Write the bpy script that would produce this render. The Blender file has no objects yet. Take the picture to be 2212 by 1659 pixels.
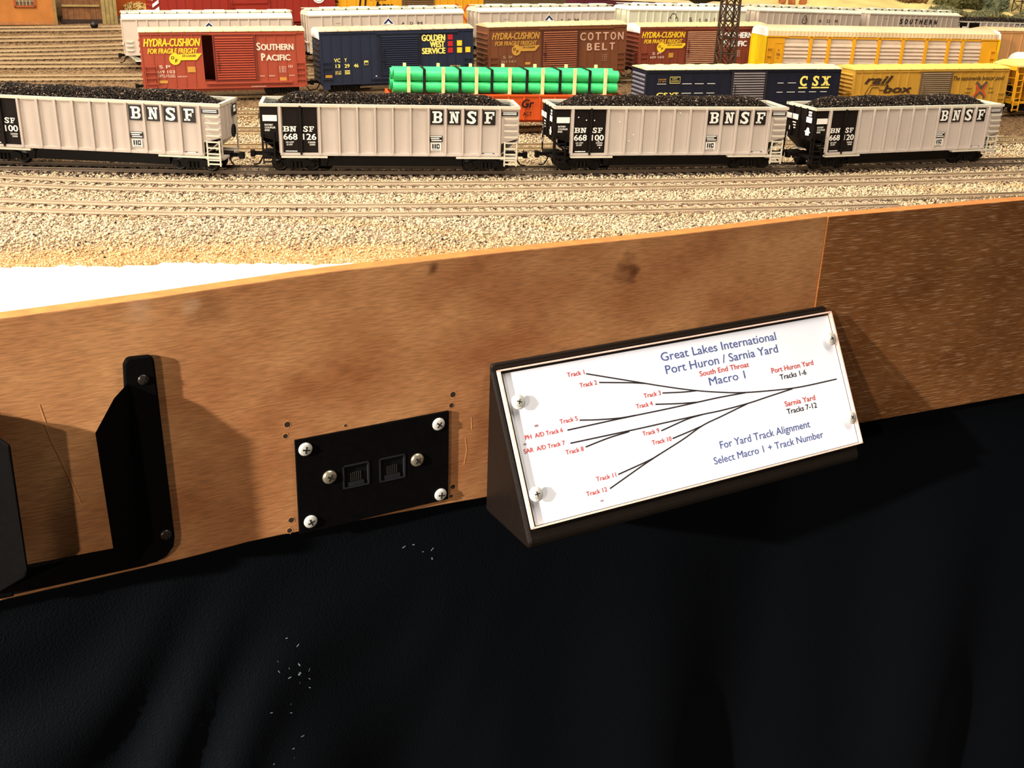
import bpy, bmesh, math, random
import numpy as np
from mathutils import Matrix, Vector
R = math.radians
SC = bpy.context.scene
COL = SC.collection

# ------------------------------------------------------------------ camera, world, lights, exposure
cam_d = bpy.data.cameras.new('camera'); cam = bpy.data.objects.new('camera', cam_d); COL.objects.link(cam)
cam_d.sensor_width = 36.0; cam_d.lens = 36.0 * 2300.0 / 2212.0
cam_d.clip_start = 0.01; cam_d.clip_end = 50
cam.matrix_world = Matrix.Translation((0, 0, 0.1516)) @ Matrix.Rotation(R(90 - 22.38), 4, 'X') @ Matrix.Rotation(R(2.0), 4, 'Z')
SC.camera = cam
SC.view_settings.view_transform = 'Standard'; SC.view_settings.look = 'None'
SC.view_settings.exposure = 0.45; SC.view_settings.gamma = 1.0
try: SC.view_settings.use_curve_mapping = False
except Exception: pass
wd = bpy.data.worlds.new('room_air'); SC.world = wd; wd.use_nodes = True
wd.node_tree.nodes['Background'].inputs[0].default_value = (1.0, 0.86, 0.70, 1)
wd.node_tree.nodes['Background'].inputs[1].default_value = 0.07

def look_rot(d): return Vector(d).to_track_quat('-Z', 'Y').to_euler()
def area(name, loc, target, sx, sy, watts, col):
    l = bpy.data.lights.new(name, 'AREA'); l.shape = 'RECTANGLE'; l.size = sx; l.size_y = sy; l.energy = watts; l.color = col
    o = bpy.data.objects.new(name, l); COL.objects.link(o); o.location = loc
    o.rotation_euler = look_rot(Vector(target) - Vector(loc)); return o
def spot(name, loc, target, watts, col, rad=0.04, ang=60):
    l = bpy.data.lights.new(name, 'SPOT'); l.energy = watts; l.color = col; l.shadow_soft_size = rad; l.spot_size = R(ang); l.spot_blend = 0.4
    o = bpy.data.objects.new(name, l); COL.objects.link(o); o.location = loc
    o.rotation_euler = look_rot(Vector(target) - Vector(loc)); return o
# valance strip light over the layout edge, and two room lamps to the left in front of the fascia
area('valance_light', (-0.15, 0.62, 1.00), (0.0, 0.95, 0.0), 2.0, 0.10, 24, (1.0, 0.91, 0.77))
area('left_light', (-1.25, 0.20, 0.95), (0.0, 0.95, 0.0), 0.35, 0.25, 19, (1.0, 0.90, 0.76))
area('yard_light', (-0.55, 1.45, 1.25), (0.10, 1.40, 0.0), 1.8, 0.20, 9, (1.0, 0.86, 0.66))
area('hill_fill_light', (0.9, 1.9, 1.3), (0.95, 2.5, 0.0), 1.0, 0.2, 12, (1.0, 0.90, 0.72))  # added fill that brightens the far hillside, no fixture known there
spot('room_lamp_near', (-1.75, -1.15, 0.75), (-1.75 + .645, -1.15 + .634, 0.75 - .46), 640, (1.0, 0.93, 0.84), 0.03, 25).data.spot_blend = .8
spot('room_lamp_far', (-1.05, -1.75, 0.42), (0.0, 0.50, -0.10), 110, (1.0, 0.86, 0.70), 0.03, 40)

# ------------------------------------------------------------------ materials
def lin(c):
    if isinstance(c, str):
        c = [int(c[i:i + 2], 16) / 255 for i in (0, 2, 4)]
    return tuple(((x / 12.92) if x <= 0.04045 else ((x + 0.055) / 1.055) ** 2.4) for x in c[:3]) + (1,)
MATS = {}
def mat(name, col, rough=0.6, metal=0.0, var=0.12, scale=150, bump=0.0, bscale=1500, spec=0.4):
    if name in MATS: return MATS[name]
    m = bpy.data.materials.new(name); m.use_nodes = True; nt = m.node_tree; b = nt.nodes['Principled BSDF']
    b.inputs['Roughness'].default_value = rough; b.inputs['Metallic'].default_value = metal
    b.inputs['Specular IOR Level'].default_value = spec
    c = lin(col)
    tc = nt.nodes.new('ShaderNodeTexCoord')
    n = nt.nodes.new('ShaderNodeTexNoise'); n.inputs['Scale'].default_value = scale; n.inputs['Detail'].default_value = 5
    nt.links.new(tc.outputs['Object'], n.inputs['Vector'])
    r = nt.nodes.new('ShaderNodeValToRGB')
    r.color_ramp.elements[0].position = 0.3; r.color_ramp.elements[1].position = 0.7
    r.color_ramp.elements[0].color = tuple(x * (1 - var) for x in c[:3]) + (1,)
    r.color_ramp.elements[1].color = tuple(min(1, x * (1 + var)) for x in c[:3]) + (1,)
    nt.links.new(n.outputs['Fac'], r.inputs[0]); nt.links.new(r.outputs[0], b.inputs['Base Color'])
    if bump:
        n2 = nt.nodes.new('ShaderNodeTexNoise'); n2.inputs['Scale'].default_value = bscale; n2.inputs['Detail'].default_value = 3
        nt.links.new(tc.outputs['Object'], n2.inputs['Vector'])
        bp = nt.nodes.new('ShaderNodeBump'); bp.inputs['Strength'].default_value = bump; bp.inputs['Distance'].default_value = 0.0004
        nt.links.new(n2.outputs['Fac'], bp.inputs['Height']); nt.links.new(bp.outputs[0], b.inputs['Normal'])
    MATS[name] = m; return m

def wood(name, dark, light, streak, rough, spots=(), fleck=None):
    m = bpy.data.materials.new(name); m.use_nodes = True; nt = m.node_tree; b = nt.nodes['Principled BSDF']; L = nt.links
    b.inputs['Roughness'].default_value = rough; b.inputs['Specular IOR Level'].default_value = 0.45
    tc = nt.nodes.new('ShaderNodeTexCoord')
    def noise(sc, vec, det=6):
        mp = nt.nodes.new('ShaderNodeMapping'); mp.inputs['Scale'].default_value = vec; L.new(tc.outputs['Object'], mp.inputs[0])
        n = nt.nodes.new('ShaderNodeTexNoise'); n.inputs['Scale'].default_value = sc; n.inputs['Detail'].default_value = det; L.new(mp.outputs[0], n.inputs[0]); return n
    big = noise(14, (1, 1, 1.6), 4)
    r1 = nt.nodes.new('ShaderNodeValToRGB'); r1.color_ramp.elements[0].position = .32; r1.color_ramp.elements[1].position = .72
    r1.color_ramp.elements[0].color = lin(dark); r1.color_ramp.elements[1].color = lin(light); L.new(big.outputs['Fac'], r1.inputs[0])
    fine = noise(120, (1, 1, 9), 8)
    r2 = nt.nodes.new('ShaderNodeValToRGB'); r2.color_ramp.elements[0].position = .36; r2.color_ramp.elements[1].position = .62
    r2.color_ramp.elements[0].color = (1 - streak, 1 - streak, 1 - streak, 1); r2.color_ramp.elements[1].color = (1, 1, 1, 1); L.new(fine.outputs['Fac'], r2.inputs[0])
    mx = nt.nodes.new('ShaderNodeMix'); mx.data_type = 'RGBA'; mx.blend_type = 'MULTIPLY'; mx.inputs[0].default_value = 1
    L.new(r1.outputs[0], mx.inputs[6]); L.new(r2.outputs[0], mx.inputs[7])
    out = mx.outputs[2]
    for (sx, sz, rad, col, amt) in spots:      # individual stains in the veneer
        vm = nt.nodes.new('ShaderNodeVectorMath'); vm.operation = 'DISTANCE'; vm.inputs[1].default_value = (sx, 0, sz)
        wn = noise(90, (1, 1, 2), 3); add = nt.nodes.new('ShaderNodeVectorMath'); add.operation = 'MULTIPLY_ADD'
        add.inputs[1].default_value = (rad * 1.6,) * 3; L.new(wn.outputs['Color'], add.inputs[0])
        off = nt.nodes.new('ShaderNodeVectorMath'); off.operation = 'SUBTRACT'; off.inputs[1].default_value = (rad * .8,) * 3
        L.new(tc.outputs['Object'], add.inputs[2]); L.new(add.outputs[0], off.inputs[0]); L.new(off.outputs[0], vm.inputs[0])
        mr = nt.nodes.new('ShaderNodeMapRange'); mr.inputs[1].default_value = rad; mr.inputs[2].default_value = rad * .3; mr.inputs[3].default_value = 0; mr.inputs[4].default_value = amt
        L.new(vm.outputs['Value'], mr.inputs[0])
        m2 = nt.nodes.new('ShaderNodeMix'); m2.data_type = 'RGBA'; L.new(mr.outputs[0], m2.inputs[0]); L.new(out, m2.inputs[6]); m2.inputs[7].default_value = lin(col); out = m2.outputs[2]
    if fleck:      # pale raised grain
        fl = noise(60, (1, 1, 22), 6); rr = nt.nodes.new('ShaderNodeValToRGB'); rr.color_ramp.elements[0].position = .55; rr.color_ramp.elements[1].position = .66
        rr.color_ramp.elements[0].color = (0, 0, 0, 1); rr.color_ramp.elements[1].color = (.75, .75, .75, 1); L.new(fl.outputs['Fac'], rr.inputs[0])
        m3 = nt.nodes.new('ShaderNodeMix'); m3.data_type = 'RGBA'; L.new(rr.outputs[0], m3.inputs[0]); L.new(out, m3.inputs[6]); m3.inputs[7].default_value = lin(fleck); out = m3.outputs[2]; fine = fl
    L.new(out, b.inputs['Base Color'])
    bp = nt.nodes.new('ShaderNodeBump'); bp.inputs['Strength'].default_value = .35; bp.inputs['Distance'].default_value = .0004
    L.new(fine.outputs['Fac'], bp.inputs['Height']); L.new(bp.outputs[0], b.inputs['Normal'])
    return m

# ------------------------------------------------------------------ mesh building
class MB:
    def __init__(s): s.v = []; s.f = []; s.m = []; s.sm = []
    def add(s, vs, fs, m=0, smooth=False):
        b = len(s.v); s.v += [tuple(x) for x in vs]
        for f in fs: s.f.append(tuple(i + b for i in f)); s.m.append(m); s.sm.append(smooth)
        return s
    def box(s, x0, x1, y0, y1, z0, z1, m=0):
        return s.add([(x0, y0, z0), (x1, y0, z0), (x1, y1, z0), (x0, y1, z0), (x0, y0, z1), (x1, y0, z1), (x1, y1, z1), (x0, y1, z1)],
                     [(0, 3, 2, 1), (4, 5, 6, 7), (0, 1, 5, 4), (1, 2, 6, 5), (2, 3, 7, 6), (3, 0, 4, 7)], m)
    def prism(s, poly, axis, a0, a1, m=0):
        n = len(poly)
        def P(p, a):
            if axis == 'y': return (p[0], a, p[1])
            if axis == 'x': return (a, p[0], p[1])
            return (p[0], p[1], a)
        vs = [P(p, a0) for p in poly] + [P(p, a1) for p in poly]
        fs = [tuple(range(n)), tuple(range(2 * n - 1, n - 1, -1))] + [(i + n, (i + 1) % n + n, (i + 1) % n, i) for i in range(n)]
        return s.add(vs, fs, m)
    def cyl(s, p0, p1, r, n=12, m=0, r1=None, smooth=True, caps=True):
        p0 = Vector(p0); p1 = Vector(p1); d = (p1 - p0).normalized(); r1 = r if r1 is None else r1
        a = d.orthogonal().normalized(); b = d.cross(a)
        vs = []; 
        for p, rr in ((p0, r), (p1, r1)):
            for i in range(n):
                t = 2 * math.pi * i / n; vs.append(p + a * math.cos(t) * rr + b * math.sin(t) * rr)
        s.add(vs, [(i, (i + 1) % n, (i + 1) % n + n, i + n) for i in range(n)], m, smooth)
        if caps: s.add(vs, [tuple(range(n - 1, -1, -1)), tuple(range(n, 2 * n))], m)
        return s
    def lathe(s, prof, origin, axis, n=20, m=0):
        o = Vector(origin); d = Vector(axis).normalized(); a = d.orthogonal().normalized(); b = d.cross(a); vs = []
        for (r, h) in prof:
            for i in range(n):
                t = 2 * math.pi * i / n; vs.append(o + d * h + a * math.cos(t) * r + b * math.sin(t) * r)
        k = len(prof)
        fs = [(j * n + i, j * n + (i + 1) % n, (j + 1) * n + (i + 1) % n, (j + 1) * n + i) for j in range(k - 1) for i in range(n)]
        s.add(vs, fs, m, True)
        s.add(vs[-n:], [tuple(range(n))], m, True)
        return s
    def path(s, pts, r, n=6, m=0):
        for a, b in zip(pts[:-1], pts[1:]): s.cyl(a, b, r, n, m)
        return s
    def xf(s, M):
        s.v = [tuple(M @ Vector(p)) for p in s.v]; return s
    def build(s, name, mats, parent=None, bevel=0.0, normals=False):
        me = bpy.data.meshes.new(name); me.from_pydata(s.v, [], s.f)
        for mm in (mats if isinstance(mats, (list, tuple)) else [mats]): me.materials.append(mm)
        me.polygons.foreach_set('material_index', s.m); me.polygons.foreach_set('use_smooth', s.sm)
        if normals:
            bm = bmesh.new(); bm.from_mesh(me); bmesh.ops.recalc_face_normals(bm, faces=bm.faces); bm.to_mesh(me); bm.free()
        me.update()
        o = bpy.data.objects.new(name, me); COL.objects.link(o)
        if parent: o.parent = parent
        if bevel:
            b = o.modifiers.new('bevel', 'BEVEL'); b.width = bevel; b.segments = 2; b.limit_method = 'ANGLE'; b.angle_limit = R(40)
        return o

def tag(o, label=None, cat=None, group=None, kind=None):
    if label: o['label'] = label
    if cat: o['category'] = cat
    if group: o['group'] = group
    if kind: o['kind'] = kind
    return o
def thing(name, label, cat, loc=(0, 0, 0), rz=0, group=None):
    o = bpy.data.objects.new(name, None); COL.objects.link(o); o.empty_display_size = .01
    o.location = loc; o.rotation_euler = (0, 0, rz); return tag(o, label, cat, group)
def copy_part(o, parent):
    c = o.copy(); COL.objects.link(c); c.parent = parent
    for ch in list(o.children):
        d = ch.copy(); COL.objects.link(d); d.parent = c
    return c

# ------------------------------------------------------------------ lettering
def glyphs(s, bold=0.0, shear=0.0):
    cu = bpy.data.curves.new('lettering', 'FONT'); cu.body = s; cu.size = 1; cu.offset = bold; cu.shear = shear; cu.resolution_u = 3
    cu.fill_mode = 'FRONT'
    o = bpy.data.objects.new('lettering', cu); COL.objects.link(o)
    dg = bpy.context.evaluated_depsgraph_get(); me = bpy.data.meshes.new_from_object(o.evaluated_get(dg))
    vs = [tuple(v.co) for v in me.vertices]; fs = [tuple(p.vertices) for p in me.polygons]
    bpy.data.objects.remove(o); bpy.data.curves.remove(cu); bpy.data.meshes.remove(me)
    return vs, fs
GC = {}
def put_text(mb, s, x0, x1, z0, z1, y, bold=0.02, shear=0.0, m=0, keep=False, descend=True):
    """text in the XZ plane facing -Y, capital height z0..z1, fitted to x0..x1"""
    k = (s, shear)
    if k not in GC:
        vs, fs = glyphs(s, 0, shear); xs = [v[0] for v in vs]; GC[k] = (vs, fs, min(xs), max(xs))
    vs, fs, a, b = GC[k]
    if 'cap' not in GC:
        v2, _ = glyphs('H', 0, 0); GC['cap'] = max(v[1] for v in v2)
    sz = (z1 - z0) / GC['cap']; d = bold * sz; sx = (x1 - x0 - 2 * d) / (b - a)
    # heavier weights: the outline struck several times with a slight shift
    for i, (ox, oz) in enumerate(((0, 0),) if bold <= 0 else ((-d, 0), (d, 0), (-d * .5, d * .6), (d * .5, -d * .6), (0, 0))):
        yy = y - i * .000012
        mb.add([(x0 + d + (v[0] - a) * sx + ox, yy, z0 + v[1] * sz + oz) for v in vs], fs, m)
def rect(mb, x0, x1, z0, z1, y, m=0):
    mb.add([(x0, y, z0), (x1, y, z0), (x1, y, z1), (x0, y, z1)], [(0, 1, 2, 3)], m)
def poly(mb, pts, y, m=0):
    mb.add([(p[0], y, p[1]) for p in pts], [tuple(range(len(pts)))], m)
def disc(mb, cx, cz, rx, rz, y, m=0, n=24):
    poly(mb, [(cx + rx * math.cos(2 * math.pi * i / n), cz + rz * math.sin(2 * math.pi * i / n)) for i in range(n)], y, m)
def stroke(mb, pts, w, y, m=0):
    n = len(pts); L = []; Rr = []
    for i in range(n):
        a = Vector(pts[max(0, i - 1)]); b = Vector(pts[min(n - 1, i + 1)]); d = (b - a).normalized(); nn = Vector((-d.y, d.x)) * w / 2
        p = Vector(pts[i]); L.append(p + nn); Rr.append(p - nn)
    vs = [(p.x, y, p.y) for p in L] + [(p.x, y, p.y) for p in Rr]
    mb.add(vs, [(i + n, i + 1 + n, i + 1, i) for i in range(n - 1)], m)
def slab(mb, ch, x0, x1, z0, z1, y, m=0):
    """slab serif capital"""
    w = x1 - x0; h = z1 - z0; t = .15 * h; s = .26 * w
    def bar(a, b, c, d): rect(mb, x0 + a * w, x0 + b * w, z0 + c * h, z0 + d * h, y, m)
    T = .15
    if ch == 'F':
        bar(.16, .42, 0, 1); bar(0, .6, 0, T); bar(0, .16, 1 - T, 1); bar(.42, 1, 1 - T, 1); bar(.82, 1, .68, 1 - T); bar(.42, .75, .42, .42 + T); bar(.66, .78, .34, .66)
    elif ch == 'N':
        bar(.12, .32, 0, 1); bar(.70, .88, 0, 1); bar(0, .12, 0, T); bar(.32, .44, 0, T); bar(0, .12, 1 - T, 1); bar(.56, .70, 1 - T, 1); bar(.88, 1, 1 - T, 1)
        poly(mb, [(x0 + .12 * w, z1), (x0 + .40 * w, z1), (x0 + .88 * w, z0), (x0 + .66 * w, z0)], y, m)
    elif ch == 'B':
        bar(.14, .40, 0, 1); bar(0, .14, 0, T); bar(0, .14, 1 - T, 1); bar(.40, .72, 0, T); bar(.40, .70, .43, .43 + T); bar(.40, .70, 1 - T, 1)
        for (c, ry) in ((.285, .285), (.735, .265)):
            n = 10; o = [(x0 + (.66 + .34 * math.sin(math.pi * i / n)) * w, z0 + (c - ry * math.cos(math.pi * i / n)) * h) for i in range(n + 1)]
            q = [(x0 + (.64 + .08 * math.sin(math.pi * i / n)) * w, z0 + (c - (ry - T) * math.cos(math.pi * i / n)) * h) for i in range(n + 1)]
            mb.add([(p[0], y, p[1]) for p in o + q], [(i, i + 1, i + n + 2, i + n + 1) for i in range(n)], m)
    elif ch in 'SC':
        put_text(mb, ch, x0 + .04 * w, x1 - .04 * w, z0, z1, y, .045, 0, m)
        if ch == 'S': bar(0, .15, 0, .34); bar(.82, .97, .66, 1)
        else: bar(.82, .98, .64, 1)
    elif ch == 'X':
        poly(mb, [(x0 + .10 * w, z1), (x0 + .40 * w, z1), (x0 + .92 * w, z0), (x0 + .62 * w, z0)], y, m)
        poly(mb, [(x0 + .66 * w, z1), (x0 + .88 * w, z1), (x0 + .34 * w, z0), (x0 + .10 * w, z0)], y, m)
        bar(0, .46, 1 - T, 1); bar(.58, 1, 1 - T, 1); bar(0, .42, 0, T); bar(.54, 1, 0, T)
    else: put_text(mb, ch, x0, x1, z0, z1, y, .03, 0, m)

# ------------------------------------------------------------------ ground shape and tracks
ZP = (.0375, -.0308, .0073)
def zg(x, y):
    t = min(1, max(0, (y - .95) / .6)); w = t * t * (3 - 2 * t); x = min(1.3, max(-1.0, x))
    return w * (ZP[0] + ZP[1] * x + ZP[2] * x * x)
def zgv(x, y):
    t = np.clip((y - .95) / .6, 0, 1); w = t * t * (3 - 2 * t); x = np.clip(x, -1.0, 1.3)
    return w * (ZP[0] + ZP[1] * x + ZP[2] * x * x)
GZ = -.0036
FU = Vector((math.cos(R(30.25)), math.sin(R(30.25)), 0)); FN = Vector((FU.y, -FU.x, 0)); FO = Vector((-.1604, .4607, 0))
FSEAM = FO + FU * .4135
FU2 = Vector((math.cos(R(24.96)), math.sin(R(24.96)), 0)); FN2 = Vector((FU2.y, -FU2.x, 0))
def yfront(x):
    return FO.y + (x - FO.x) * math.tan(R(30.25)) if x < FSEAM.x else FSEAM.y + (x - FSEAM.x) * math.tan(R(24.96))
def white_y(x):
    P = [(-.8, .36), (-.40, .45), (-.2553, .5059), (-.2302, .5157), (-.2078, .5144), (-.1736, .5238), (-.1454, .5299), (-.0996, .5331), (-.0641, .5376), (-.02, .542), (.3, .57)]
    return float(np.interp(x, [p[0] for p in P], [p[1] for p in P]))

def ground_mat():
    m = bpy.data.materials.new('ballast_ground'); m.use_nodes = True; nt = m.node_tree; L = nt.links; b = nt.nodes['Principled BSDF']
    b.inputs['Roughness'].default_value = .95; b.inputs['Specular IOR Level'].default_value = .1
    tc = nt.nodes.new('ShaderNodeTexCoord')
    def vor(sc, feat='F1'):
        v = nt.nodes.new('ShaderNodeTexVoronoi'); v.inputs['Scale'].default_value = sc; v.feature = feat; L.new(tc.outputs['Object'], v.inputs['Vector']); return v
    def ramp(sock, stops):
        r = nt.nodes.new('ShaderNodeValToRGB'); e = r.color_ramp.elements
        while len(e) < len(stops): e.new(.5)
        for i, (p, c) in enumerate(stops): e[i].position = p; e[i].color = c if len(c) == 4 else tuple(c) + (1,)
        L.new(sock, r.inputs[0]); return r.outputs[0]
    def mix(f, a, c, bt='MIX'):
        x = nt.nodes.new('ShaderNodeMix'); x.data_type = 'RGBA'; x.blend_type = bt
        if isinstance(f, float): x.inputs[0].default_value = f
        else: L.new(f, x.inputs[0])
        for i, s in ((6, a), (7, c)):
            if isinstance(s, tuple): x.inputs[i].default_value = s
            else: L.new(s, x.inputs[i])
        return x.outputs[2]
    v1 = vor(620); v2 = vor(620, 'DISTANCE_TO_EDGE'); nz = nt.nodes.new('ShaderNodeTexNoise'); nz.inputs['Scale'].default_value = 18; nz.inputs['Detail'].default_value = 4; L.new(tc.outputs['Object'], nz.inputs['Vector'])
    sep = nt.nodes.new('ShaderNodeSeparateColor'); L.new(v1.outputs['Color'], sep.inputs[0])
    near = ramp(sep.outputs[0], [(0, lin('72604f')), (.35, lin('9c866e')), (.7, lin('b8a48a')), (1, lin('a88e7a'))])
    yard = ramp(sep.outputs[1], [(0, lin('44321f')), (.4, lin('806446')), (.75, lin('a08462')), (1, lin('92705a'))])
    sand = ramp(sep.outputs[2], [(0, lin('a87c50')), (.5, lin('cf9f6c')), (1, lin('dcb98a'))])
    white = mix(.0, lin('efece2'), lin('e6e0d0'))
    def att(n):
        a = nt.nodes.new('ShaderNodeAttribute'); a.attribute_name = n; return a.outputs['Fac']
    def wob(sock, amt=.5):     # zone value broken up by noise
        ad = nt.nodes.new('ShaderNodeMath'); ad.operation = 'MULTIPLY_ADD'; ad.inputs[1].default_value = amt; L.new(nz.outputs['Fac'], ad.inputs[0]); L.new(sock, ad.inputs[2])
        s = nt.nodes.new('ShaderNodeMath'); s.operation = 'SUBTRACT'; s.inputs[1].default_value = amt / 2; L.new(ad.outputs[0], s.inputs[0]); return s.outputs[0]
    ny = ramp(wob(att('yard')), [(.4, (0, 0, 0, 1)), (.6, (1, 1, 1, 1))])
    ns = ramp(wob(att('sand'), .8), [(.35, (0, 0, 0, 1)), (.65, (1, 1, 1, 1))])
    c = mix(ny, near, yard); c = mix(ns, c, sand)
    edge = ramp(v2.outputs['Distance'], [(0, (.35, .33, .30, 1)), (.0003 * 620 * .6, (1, 1, 1, 1))])
    c = mix(1.0, c, edge, 'MULTIPLY')
    blot = ramp(nz.outputs['Fac'], [(.3, (.82, .80, .76, 1)), (.7, (1, 1, 1, 1))]); c = mix(1.0, c, blot, 'MULTIPLY')
    nw = ramp(att('white'), [(.48, (0, 0, 0, 1)), (.52, (1, 1, 1, 1))])
    c = mix(nw, c, white)
    L.new(c, b.inputs['Base Color'])
    inv = nt.nodes.new('ShaderNodeMath'); inv.operation = 'SUBTRACT'; inv.inputs[0].default_value = 1.0
    L.new(nw, inv.inputs[1])
    hm = nt.nodes.new('ShaderNodeMath'); hm.operation = 'MULTIPLY'; L.new(v2.outputs['Distance'], hm.inputs[0]); L.new(inv.outputs[0], hm.inputs[1])
    bp = nt.nodes.new('ShaderNodeBump'); bp.inputs['Strength'].default_value = .9; bp.inputs['Distance'].default_value = .0022
    L.new(hm.outputs[0], bp.inputs['Height']); L.new(bp.outputs[0], b.inputs['Normal'])
    return m

def build_ground():
    xs = np.concatenate([np.arange(-1.7, -.5, .05), np.arange(-.5, .52, .004), np.arange(.52, 2.4, .05)])
    ds = np.concatenate([np.arange(0, .36, .004), np.arange(.36, 1.2, .02), np.arange(1.2, 4.2, .12)])
    nx, nd = len(xs), len(ds)
    yf = np.array([yfront(x) for x in xs]) + .0143
    yf = np.maximum(yf, -.30)
    X = np.repeat(xs[:, None], nd, 1); Y = yf[:, None] + ds[None, :]
    Z = GZ + zgv(X, Y)
    wy = np.array([white_y(x) for x in xs])[:, None]
    ny = np.interp(X[:, 0], xs, np.random.RandomState(3).rand(nx))[:, None]
    white = np.clip(.5 + (wy + .0011 * np.sin(X * 61) + .0008 * np.sin(X * 143 + 1) + .0009 * (np.random.RandomState(5).rand(*X.shape) - .5) - Y) / .006, 0, 1)
    Z -= .0016 * (white > .5)
    yard = np.clip((Y - .84) / .25, 0, 1) ; sand = np.clip(1.0 - (Y - wy) / .05, 0, 1) * .8 + .25 * np.clip(1 - np.abs(Y - wy - .03) / .03, 0, 1)
    v = np.stack([X, Y, Z], -1).reshape(-1, 3)
    i = np.arange(nx - 1)[:, None] * nd + np.arange(nd - 1)[None, :]
    f = np.stack([i, i + nd, i + nd + 1, i + 1], -1).reshape(-1, 4)
    me = bpy.data.meshes.new('ground'); me.from_pydata(v.tolist(), [], f.tolist()); me.materials.append(ground_mat())
    for n, a in (('white', white), ('yard', yard), ('sand', sand)):
        at = me.attributes.new(n, 'FLOAT', 'POINT'); at.data.foreach_set('value', np.ascontiguousarray(a, dtype=np.float32).ravel())
    me.polygons.foreach_set('use_smooth', [True] * len(me.polygons)); me.update()
    o = bpy.data.objects.new('ground', me); COL.objects.link(o)
    return tag(o, 'ballast and sand covered ground of the model rail yard', 'ground', kind='structure')

def spline(pts, n=140):
    """Catmull-Rom through points, extended straight at both ends"""
    P = [Vector((p[0], p[1], 0)) for p in pts]; P = [P[0] * 2 - P[1]] + P + [P[-1] * 2 - P[-2]]; out = []
    k = max(2, n // (len(P) - 3))
    for i in range(1, len(P) - 2):
        for j in range(k):
            t = j / k; a, b, c, d = P[i - 1:i + 3]
            out.append(.5 * (2 * b + (c - a) * t + (2 * a - 5 * b + 4 * c - d) * t * t + (3 * b - a - 3 * c + d) * t ** 3))
    out.append(P[-2]); return out
def quartic(c, x0=-.42, x1=.47, step=.012):
    out = []; x = -.60
    while x < .60:
        xc = min(x1, max(x0, x)); y = np.polyval(c, xc) + np.polyval(np.polyder(c), xc) * (x - xc); out.append((x, float(y))); x += step
    return out
TRK = {
 'T1': quartic([.38122, -.24239, .17, .20616, .66113], -.33, .37), 'T2': quartic([.5603, -.29121, .14269, .2209, .72994], -.36, .41), 'T3': quartic([-.1501, -.0964, .20301, .21215, .78608]),
 'T4': [(-.60, .765), (-.40, .80), (-.215, .838), (.006, .885), (.22, .945), (.442, 1.005), (.65, 1.065)],
 'T5': [(-.60, .85), (-.30, .905), (-.015, .969), (.207, 1.0645), (.406, 1.1255), (.70, 1.22)],
 'T6': [(-.60, .925), (-.40, .967), (-.255, 1.004), (0, 1.085), (.25, 1.188), (.383, 1.219), (.72, 1.285)],
 'T7': [(-.70, 1.04), (-.515, 1.060), (-.39, 1.067), (-.292, 1.0825), (-.1324, 1.1415), (.0315, 1.2152), (.1869, 1.2826), (.62, 1.46), (.85, 1.55)],
 'T8': [(-.70, 1.085), (-.535, 1.12), (-.40, 1.149), (-.25, 1.183), (.03, 1.295), (.35, 1.455), (.7, 1.62)],
 'T9': [(-.72, 1.142), (-.557, 1.172), (-.43, 1.2), (-.344, 1.2195), (-.16, 1.282), (.0214, 1.3727), (.203, 1.472), (.386, 1.576), (.5656, 1.6775), (.74, 1.772), (1.0, 1.92)],
 'T10': [(-.72, 1.178), (-.57, 1.206), (-.447, 1.244), (-.30, 1.300), (0, 1.445), (.4, 1.65), (.8, 1.87)],
 'T11': [(-.72, 1.205), (-.58, 1.239), (-.46, 1.283), (-.25, 1.378), (.1, 1.56), (.5, 1.78)],
 'T12': [(-.72, 1.240), (-.60, 1.282), (-.48, 1.325), (-.349, 1.396), (-.13, 1.52), (.2, 1.70), (.6, 1.93)],
 'T13': [(-.74, 1.290), (-.60, 1.336), (-.50, 1.376), (-.30, 1.48), (0, 1.65), (.35, 1.84)],
}
TLAB = {'T1': 'weathered rail track nearest the wooden fascia', 'T2': 'weathered rail track just in front of the loaded coal train', 'T3': 'rail track under the loaded coal train',
 'T4': 'empty rail track just behind the coal train', 'T5': 'rail track under the green pipe load and dark blue boxcar', 'T6': 'rail track under the yellow louvred auto carrier',
 'T7': 'rail track under the open-door red boxcar', 'T8': 'empty rail track between the red boxcars and the silver hoppers', 'T9': 'rail track under the row of silver covered hoppers',
 'T10': 'empty rail track right behind the silver hopper row', 'T11': 'empty rail track second behind the silver hopper row', 'T12': 'rail track under the big red boxcar at the back', 'T13': 'rearmost rail track, running past the orange building'}
M_rail = mat('rail_metal', 'a8957c', .5, .2, .15, 60); M_railtop = mat('rail_head', 'cdbb9e', .3, .5, .1, 60)
M_tie = mat('tie_wood', 'a08a74', .9, 0, .25, 300)
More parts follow.
